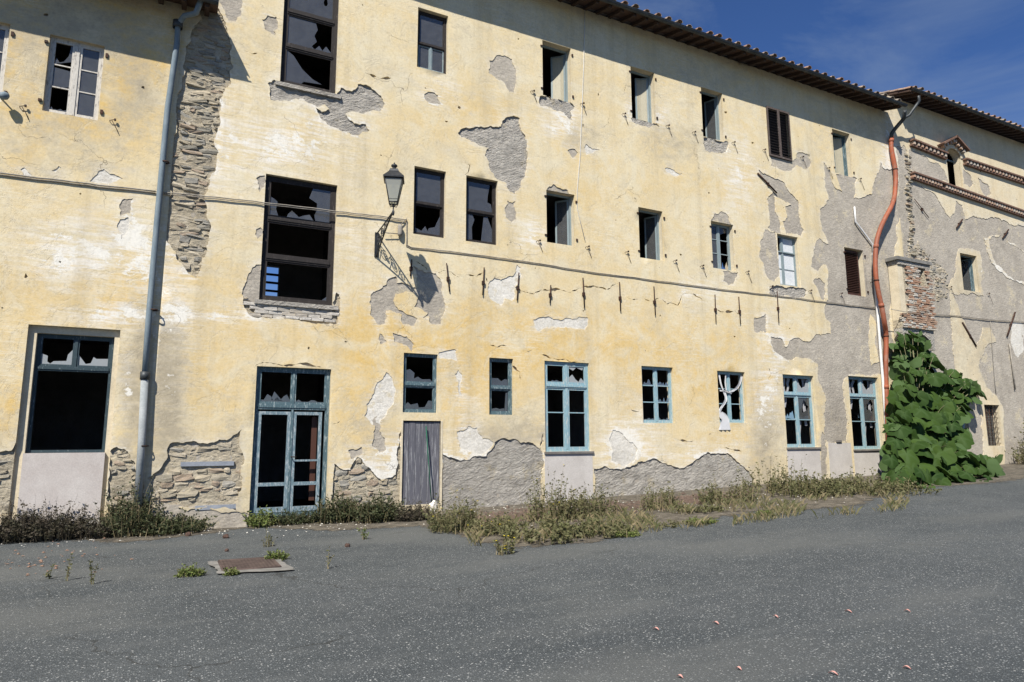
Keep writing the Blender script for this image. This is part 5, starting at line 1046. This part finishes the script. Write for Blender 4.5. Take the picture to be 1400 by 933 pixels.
def bush(cx, cy, rx, ry, h, n, mat, lab, name='weed_clump', seed=0, leaf=.045, upright=.5, lpc=14, fl=0, stem=.5, cat='weeds', group='weed clumps along the wall', thin=1.0):
    rr = random.Random(seed); z0 = gz(cx); m = MB(); n = int(n*(.66 if mat is G_dry else 1)); holes_ = [(rr.uniform(-1, 1), rr.uniform(-1, 1)) for _ in range(3)]
    for i in range(n):
        a = rr.uniform(0, 6.28); q = math.sqrt(rr.random()); bx, by = cx+rx*q*math.cos(a)*.85, cy+ry*q*math.sin(a)*.85
        if mat is G_dry and any(math.hypot((bx-cx)/rx-hx_, (by-cy)/ry-hy_) < .32 for hx_, hy_ in holes_): continue
        if by > -.04: by = -.04-rr.random()*.1
        hh = .88*h*(1-.5*q*q)*(rr.uniform(.35, 1.0) if rr.random() > .12 else rr.uniform(1.0, 1.5)); lx = (bx-cx)*(1-upright)*.6+rr.gauss(0, .1*h); ly = (by-cy)*(1-upright)*.6+rr.gauss(0, .1*h)
        if by+ly > -.03: ly = -.03-by
        pts = [Vector((bx+lx*t*t, by+ly*t*t, z0+hh*(t-.12*t*t*(1-upright)*2))) for t in (0, .35, .7, 1)]
        w_ = .006*thin; sd = Vector((rr.uniform(-1, 1), rr.uniform(-1, 1), 0)).normalized()*w_
        vs = []; 
        for k, p in enumerate(pts): vs += [p-sd*(1-k*.28), p+sd*(1-k*.28)]
        m.add(vs, [(k*2, k*2+1, k*2+3, k*2+2) for k in range(3)], 1 if rr.random() < stem else 0)
        for k in range(lpc):
            t = rr.uniform(.15, 1.02); j = min(2, int(t*3)); p = pts[j].lerp(pts[j+1], min(1, t*3-j)) if t < 1 else pts[3]
            d = Vector((rr.gauss(0, 1), rr.gauss(0, 1), rr.uniform(-.1, 1.1))).normalized(); L_ = leaf*rr.uniform(.5, 1.5); s_ = d.cross(Vector((rr.uniform(-1, 1), rr.uniform(-1, 1), rr.uniform(-1, 1)))).normalized()*L_*.28
            m.add([p, p+d*L_*.5+s_, p+d*L_, p+d*L_*.5-s_], [(0, 1, 2, 3)], 0)
        if fl and rr.random() < fl: p = pts[3]; m.lathe([(.0, 0), (.022, .004), (0, .012)], 5, Matrix.Translation(p), 2)
    for i in range(n//4):
        a = rr.uniform(0, 6.28); q = rr.random()**.6; p = Vector((cx+rx*q*math.cos(a), min(-.05, cy+ry*q*math.sin(a)), z0)); g = rr.uniform(0, 6.28); d = Vector((math.cos(g), math.sin(g), 0)); hh = h*rr.uniform(.3, .8); w_ = Vector((-d.y, d.x, 0))*.006
        m.add([p-w_, p+w_, p+d*hh*.25+Vector((0, 0, hh*.7))+w_*.6, p+d*hh*.25+Vector((0, 0, hh*.7))-w_*.6, p+d*hh*.6+Vector((0, 0, hh*.95))], [(0, 1, 2, 3), (3, 2, 4)], 1)
    return m.obj(name, [mat, G_straw if mat not in (G_purp,) else G_purp, G_yel], label=lab, category=cat, group=group)
def wall_bush(px, base_y, w, h, d, n, mat, lab, **k):
    """px centre and photograph base line of the clump's front edge; w half width m, h height m, d half depth m"""
    p = gnd(px, base_y); cy = min(p.y+d, -.1); X = at(px, 600, cy).x
    return bush(X, cy, w, d, h, n, mat, lab, **k)
wall_bush(25, 733, .75, .75, .5, 420, G_purp, 'dark withered weeds at the left edge of the photo below the stone patch', seed=1, leaf=.04)
wall_bush(78, 733, .75, .85, .5, 420, G_purp, 'purple brown withered weeds below the doorway panel', seed=2, leaf=.04)
wall_bush(140, 734, .55, .5, .5, 300, G_purp, 'low brown green weeds left of the grey downpipe', seed=3, leaf=.04)
wall_bush(188, 732, .5, 1.05, .55, 420, G_dark, 'tall dark bush growing round the foot of the grey downpipe', seed=4, leaf=.045)
wall_bush(240, 733, .75, .5, .5, 420, G_dark, 'low dark green weeds right of the grey downpipe', seed=5, leaf=.045)
wall_bush(362, 722, .3, .45, .3, 110, G_brt, 'bright green weeds at the left foot of the teal door', seed=6, leaf=.05)
wall_bush(408, 718, .5, .38, .3, 200, G_dark, 'small green weeds in front of the teal door', seed=7, leaf=.04)
wall_bush(468, 716, .55, .75, .3, 360, G_dark, 'dark green bush beside the right jamb of the teal door', seed=8, leaf=.05)
wall_bush(520, 716, .55, .72, .3, 360, G_dark, 'dark green bush left of the plank door', seed=9, leaf=.05)
wall_bush(570, 714, .5, .42, .3, 240, G_purp, 'low brownish weeds at the foot of the plank door', seed=10, leaf=.04)
wall_bush(625, 732, .65, .8, .6, 380, G_dry, 'airy olive weeds with yellow flowers right of the plank door', seed=11, leaf=.045, fl=.08, upright=.8)
wall_bush(672, 735, .5, .4, .5, 180, G_dry, 'low olive weeds with yellow flowers left of the big blue window', seed=12, leaf=.045, fl=.12)
wall_bush(688, 760, .2, .35, .1, 50, G_dry, 'small flowering weed standing out on the asphalt', seed=13, leaf=.04, fl=.3, upright=.8, name='weed_tuft')
wall_bush(752, 716, .6, 1.05, .4, 260, G_dry, 'tall airy weeds under the big blue window', seed=14, leaf=.045, upright=.9, fl=.03)
wall_bush(805, 712, .7, .85, .4, 280, G_dry, 'olive weeds below the right end of the dark sill', seed=15, leaf=.045, upright=.85)
wall_bush(740, 750, .8, .4, .9, 330, G_dry, 'wide patch of dry grass in front of the big blue window', seed=16, leaf=.06, upright=.8)
wall_bush(815, 742, .7, .3, .7, 220, G_dry, 'low dry grass at the edge of the asphalt', seed=17, leaf=.05, upright=.8)
wall_bush(897, 700, .6, .75, .3, 200, G_dry, 'thin upright weeds below the three paned blue window', seed=18, leaf=.045, upright=.9)
wall_bush(990, 692, 1.0, .75, .4, 240, G_dry, 'olive weeds below the window with the knotted curtain', seed=19, leaf=.05, upright=.85)
wall_bush(950, 706, .6, .25, .5, 120, G_dry, 'flat dry weeds on the brown leaf litter', seed=27, leaf=.05, upright=.6)
for i, (x, lab) in enumerate(((1062, 'tallest dry weeds left under the second blue window from the orange pipe'), (1100, 'thick dry weeds under the second blue window from the orange pipe'), (1140, 'dry weeds between the two last blue windows'), (1180, 'dry weeds under the blue window nearest the orange pipe'), (1207, 'dry weeds at the foot of the orange pipe'))):
    wall_bush(x, 690-i*.5, (.8, .9, .7, .85, .6)[i], (1.0, .6, .5, .7, .45)[i], 1.5, (260, 300, 170, 240, 130)[i], G_dry, lab, seed=20+i, leaf=.06, upright=.85, thin=1.5)
p = gnd(1395, 668)
for i, (X, Y, lab) in enumerate(((31.2, -.8, 'brown weeds at the far right below the grated window'), (33.2, -1.2, 'brown weeds at the right edge of the photo'))): bush(X, Y, 1.3, .7, 1.7, 400, G_dry, lab, seed=40+i, leaf=.08, upright=.7, thin=1.6)
def tuft(x, y, r, h, n, mat, lab, seed, leaf=.05, **k):
    p = gnd(x, y); leaf = min(leaf, .032); return bush(p.x, p.y, r, r*.6, h*1.15, n, mat, lab, seed=seed, leaf=leaf, name='weed_tuft', group='small tufts on the asphalt', upright=.6, **k)
tuft(262, 788, .2, .14, 60, G_brt, 'bright green tuft left of the drain grate', 50); tuft(315, 787, .1, .1, 30, G_brt, 'green tuft at the near corner of the drain grate', 51); tuft(378, 766, .16, .17, 60, G_brt, 'yellow green tuft at the far right corner of the drain grate', 52)
tuft(366, 748, .1, .3, 22, G_dry, 'thin dry stalks between drain grate and teal door', 53, lpc=8)
for x, y, h_, lab, sd in ((93, 795, .5, 'left of the two tall thin stalks on the asphalt', 54), (125, 800, .42, 'right of the two tall thin stalks on the asphalt', 55), (70, 792, .25, 'short stalk left of the two tall thin stalks', 56), (250, 786, .35, 'thin stalk rising from the tuft left of the grate', 57), (449, 778, .42, 'slender stalk on the asphalt right of the drain grate', 58), (498, 738, .4, 'slender stalk before the bush left of the plank door', 59)):
    tuft(x, y, .04, h_, 6, G_dry if sd != 59 else G_brt, lab, sd, leaf=.035, lpc=22)
for x, y, r, lab, sd in ((855, 734, .3, 'bright green mat at the asphalt edge right of the big blue window', 60), (960, 716, .35, 'bright green mat below the knotted curtain window', 61), (1046, 705, .22, 'bright green tuft at the end of the leaf litter', 62), (930, 720, .5, 'olive mat at the asphalt edge', 63)): tuft(x, y, r, .12, 90, G_brt if sd != 63 else G_dry, lab, sd)
# scattered grass over the dirt strip: nobody could count it
rr = random.Random(9); m = MB()
for i in range(5200):
    x = rr.uniform(580, 1240); t = rr.random(); yb = 748-.085*(x-640)+rr.gauss(0, 2) if x > 640 else 728; yt = 716-.09*(x-640) if x > 640 else 712; y = yt+(yb-yt)*t**.7
    if noise.noise(Vector((x*.02, y*.05, 0))) < -.05: continue
    p = gnd(x, y); h_ = rr.uniform(.04, .2)
    if p.y > -.05: continue
    a = rr.uniform(0, 6.28); d = Vector((math.cos(a), math.sin(a), 0)); w_ = Vector((-d.y, d.x, 0))*.008
    m.add([p-w_, p+w_, p+d*h_*.3+Vector((0, 0, h_*.7)), p+d*h_*.8+Vector((0, 0, h_))], [(0, 1, 2), (0, 2, 3)], 0 if rr.random() < .6 else 1)
m.obj('scattered_grass', [G_dry, G_straw], kind='stuff')

# ================================================================== THE BIG LEAFED PLANT
def m_big():
    s = N('large_green_leaf'); oi = s.n('ObjectInfo'); n = s.noise(3, 3, .5); uv = s.n('VertexColor', layer_name='vein')
    c = s.mix(oi.outputs['Random'], (.016, .038, .007), (.046, .082, .016)); 
    sp = s.n('SeparateColor'); s.l(uv.outputs[0], sp.inputs[0]); c = s.mix(sp.outputs[0], c, (.06, .1, .035)); s.col(c, .72, 0, .12)
    tl = s.n('BsdfTranslucent'); s.l(s.mix(.5, c, (.07, .13, .02)), tl.inputs[0]); mx = s.n('MixShader'); mx.inputs[0].default_value = .18; s.l(s.b.outputs[0], mx.inputs[1]); s.l(tl.outputs[0], mx.inputs[2]); s.l(mx.outputs[0], s.o.inputs[0]); return s.mat
M_big = m_big()
def leaf_mesh(seed):
    rr = random.Random(seed); bm = bmesh.new(); ang = []; 
    # palmate outline: radius by angle from the stalk, 5 soft lobes, cleft at the stalk
    n = 26; rim = []; midr = []; vl = bm.verts.layers.float_color.new('vein'); c = bm.verts.new((0, 0, 0))
    for i in range(n):
        a = -math.pi*.92+math.pi*1.84*i/(n-1); r = .44+.2*abs(math.cos(a*2.5))**.7*(1-abs(a)/4.2)+.15*math.cos(a*.5)+rr.uniform(-.025, .025); r *= .8 if abs(a) > 2.6 else 1
        x, y = r*math.sin(a), r*math.cos(a)+.05; droop = -.28*r*r*1.4*(.5+.8*abs(math.sin(a)))-.1*max(0, y)**2+rr.uniform(-.02, .02); rib = .05*abs(math.sin(a*2.5))
        rim.append(bm.verts.new((x, y, droop+rib*.3))); midr.append(bm.verts.new((x*.5, y*.5, droop*.3+(rib*.8 if i % 2 else 0))))
        midr[-1][vl] = (.0 if rib > .025 else .45, 0, 0, 1); rim[-1][vl] = (0, 0, 0, 1)
    c[vl] = (.6, 0, 0, 1)
    for i in range(n-1): bm.faces.new((c, midr[i+1], midr[i])); bm.faces.new((midr[i], midr[i+1], rim[i+1], rim[i]))
    for f in bm.faces: f.smooth = True
    me = bpy.data.meshes.new('leaf'); bm.to_mesh(me); bm.free(); me.materials.append(M_big); return me
LM = [leaf_mesh(i) for i in range(5)]
sil = [(1222,690),(1217,640),(1219,560),(1222,505),(1232,500),(1222,488),(1230,462),(1238,452),(1252,452),(1262,462),(1268,478),(1282,490),(1282,498),(1268,512),(1286,512),(1300,506),(1320,512),(1334,524),(1338,538),(1326,552),(1312,572),(1322,590),(1316,612),(1322,624),(1345,618),(1362,622),(1368,634),(1360,646),(1366,664),(1356,676),(1325,680),(1290,680),(1255,676)]
pl_base = Vector((at(1262, 600, -1.6).x, -1.6, gz(20)))
bushp = thing('big_leafed_plant', 'tall green bush with big heart shaped leaves growing at the foot of the end building', 'bush', loc=tuple(pl_base))
rr = random.Random(5); SP = np.array(sil, float)
def depth_for(y): t = (y-452)/(688-452); return -.55-3.7*t**1.3
cnt = 0; back = MB(); ends = []
tries = 0; lv = [[v.co.copy() for v in me.vertices] for me in LM]; lf = [[tuple(p.vertices) for p in me.polygons] for me in LM]
grid = []
y = 458.0
while y < 684:
    x = 1216+rr.uniform(0, 8)
    while x < 1386:
        grid.append((x+rr.uniform(-4, 4), y+rr.uniform(-4, 4))); x += 11.5
    y += 9.5
gi = inside(np.array(grid), SP); front = [g for g, k in zip(grid, gi) if k]
rr.shuffle(front)
for (x, y) in front[:298]:
    Yd = depth_for(y)+rr.uniform(-.15, .5); p = at(x, y, Yd); s_ = rr.uniform(.33, .6)*(.75 if y < 510 or x > 1330 else 1)
    o = link('leaf', rr.choice(LM), bushp, p-pl_base)
    yaw = rr.gauss(math.radians(158), .9); tilt = rr.uniform(.35, 1.35)
    o.matrix_local = Matrix.Translation(p-pl_base) @ Matrix.Rotation(yaw, 4, 'Z') @ Matrix.Rotation(-tilt, 4, 'X') @ Matrix.Rotation(rr.uniform(-.35, .35), 4, 'Y') @ Matrix.Scale(s_, 4); ends.append((p, s_)); cnt += 1
for k in range(3):
    for (x, y) in front:
        if rr.random() < (.1, .4, .5)[k]: continue
        Yd = depth_for(y)+(.15, .8, 1.5)[k]+rr.uniform(0, .6); Yd = min(Yd, -.25); p = at(x+rr.uniform(-5, 5), y+rr.uniform(-3, 6), Yd)-pl_base
        if p.z+pl_base.z < gz(20)+.1: continue
        i = rr.randrange(5); M = Matrix.Translation(p) @ Matrix.Rotation(rr.gauss(2.75, 1.0), 4, 'Z') @ Matrix.Rotation(-rr.uniform(.3, 1.3), 4, 'X') @ Matrix.Scale(rr.uniform(.35, .6), 4); back.add([M@v for v in lv[i]], lf[i], 0, True)
me = back.mesh('inner_leaves', M_big); ca = me.color_attributes.new('vein', 'FLOAT_COLOR', 'POINT'); link('inner_leaves', me, bushp, kind='stuff')
M_stem = m_simple('green_brown_stem', (.12, .13, .06), (.2, .17, .1), 6)
tops = [(1246, 462), (1300, 512), (1335, 530), (1262, 520), (1235, 560), (1320, 600), (1370, 640), (1350, 660), (1290, 600), (1225, 620), (1300, 650)]
for (x, y) in tops:
    e_ = at(x, y, depth_for(y)+.3)-pl_base; m = MB(); ps = smoothp([Vector((rr.uniform(-.3, .3), rr.uniform(-.2, .2), 0)), Vector((e_.x*.25, e_.y*.25, e_.z*.4)), Vector((e_.x*.65, e_.y*.65, e_.z*.8)), e_], 4); m.tube(ps, [.05-.038*i/(len(ps)-1) for i in range(len(ps))], 6); m.obj('stem', M_stem, bushp)
m = MB()
for p, s_ in ends:
    a = p-pl_base; t = Vector((a.x*.8, a.y*.72+.1, a.z*.92-.1)); m.tube([a, a.lerp(t, .5)+Vector((0, 0, .03)), t], .009, 4, cap=False)
m.obj('leaf_stalks', M_stem, bushp, kind='stuff')
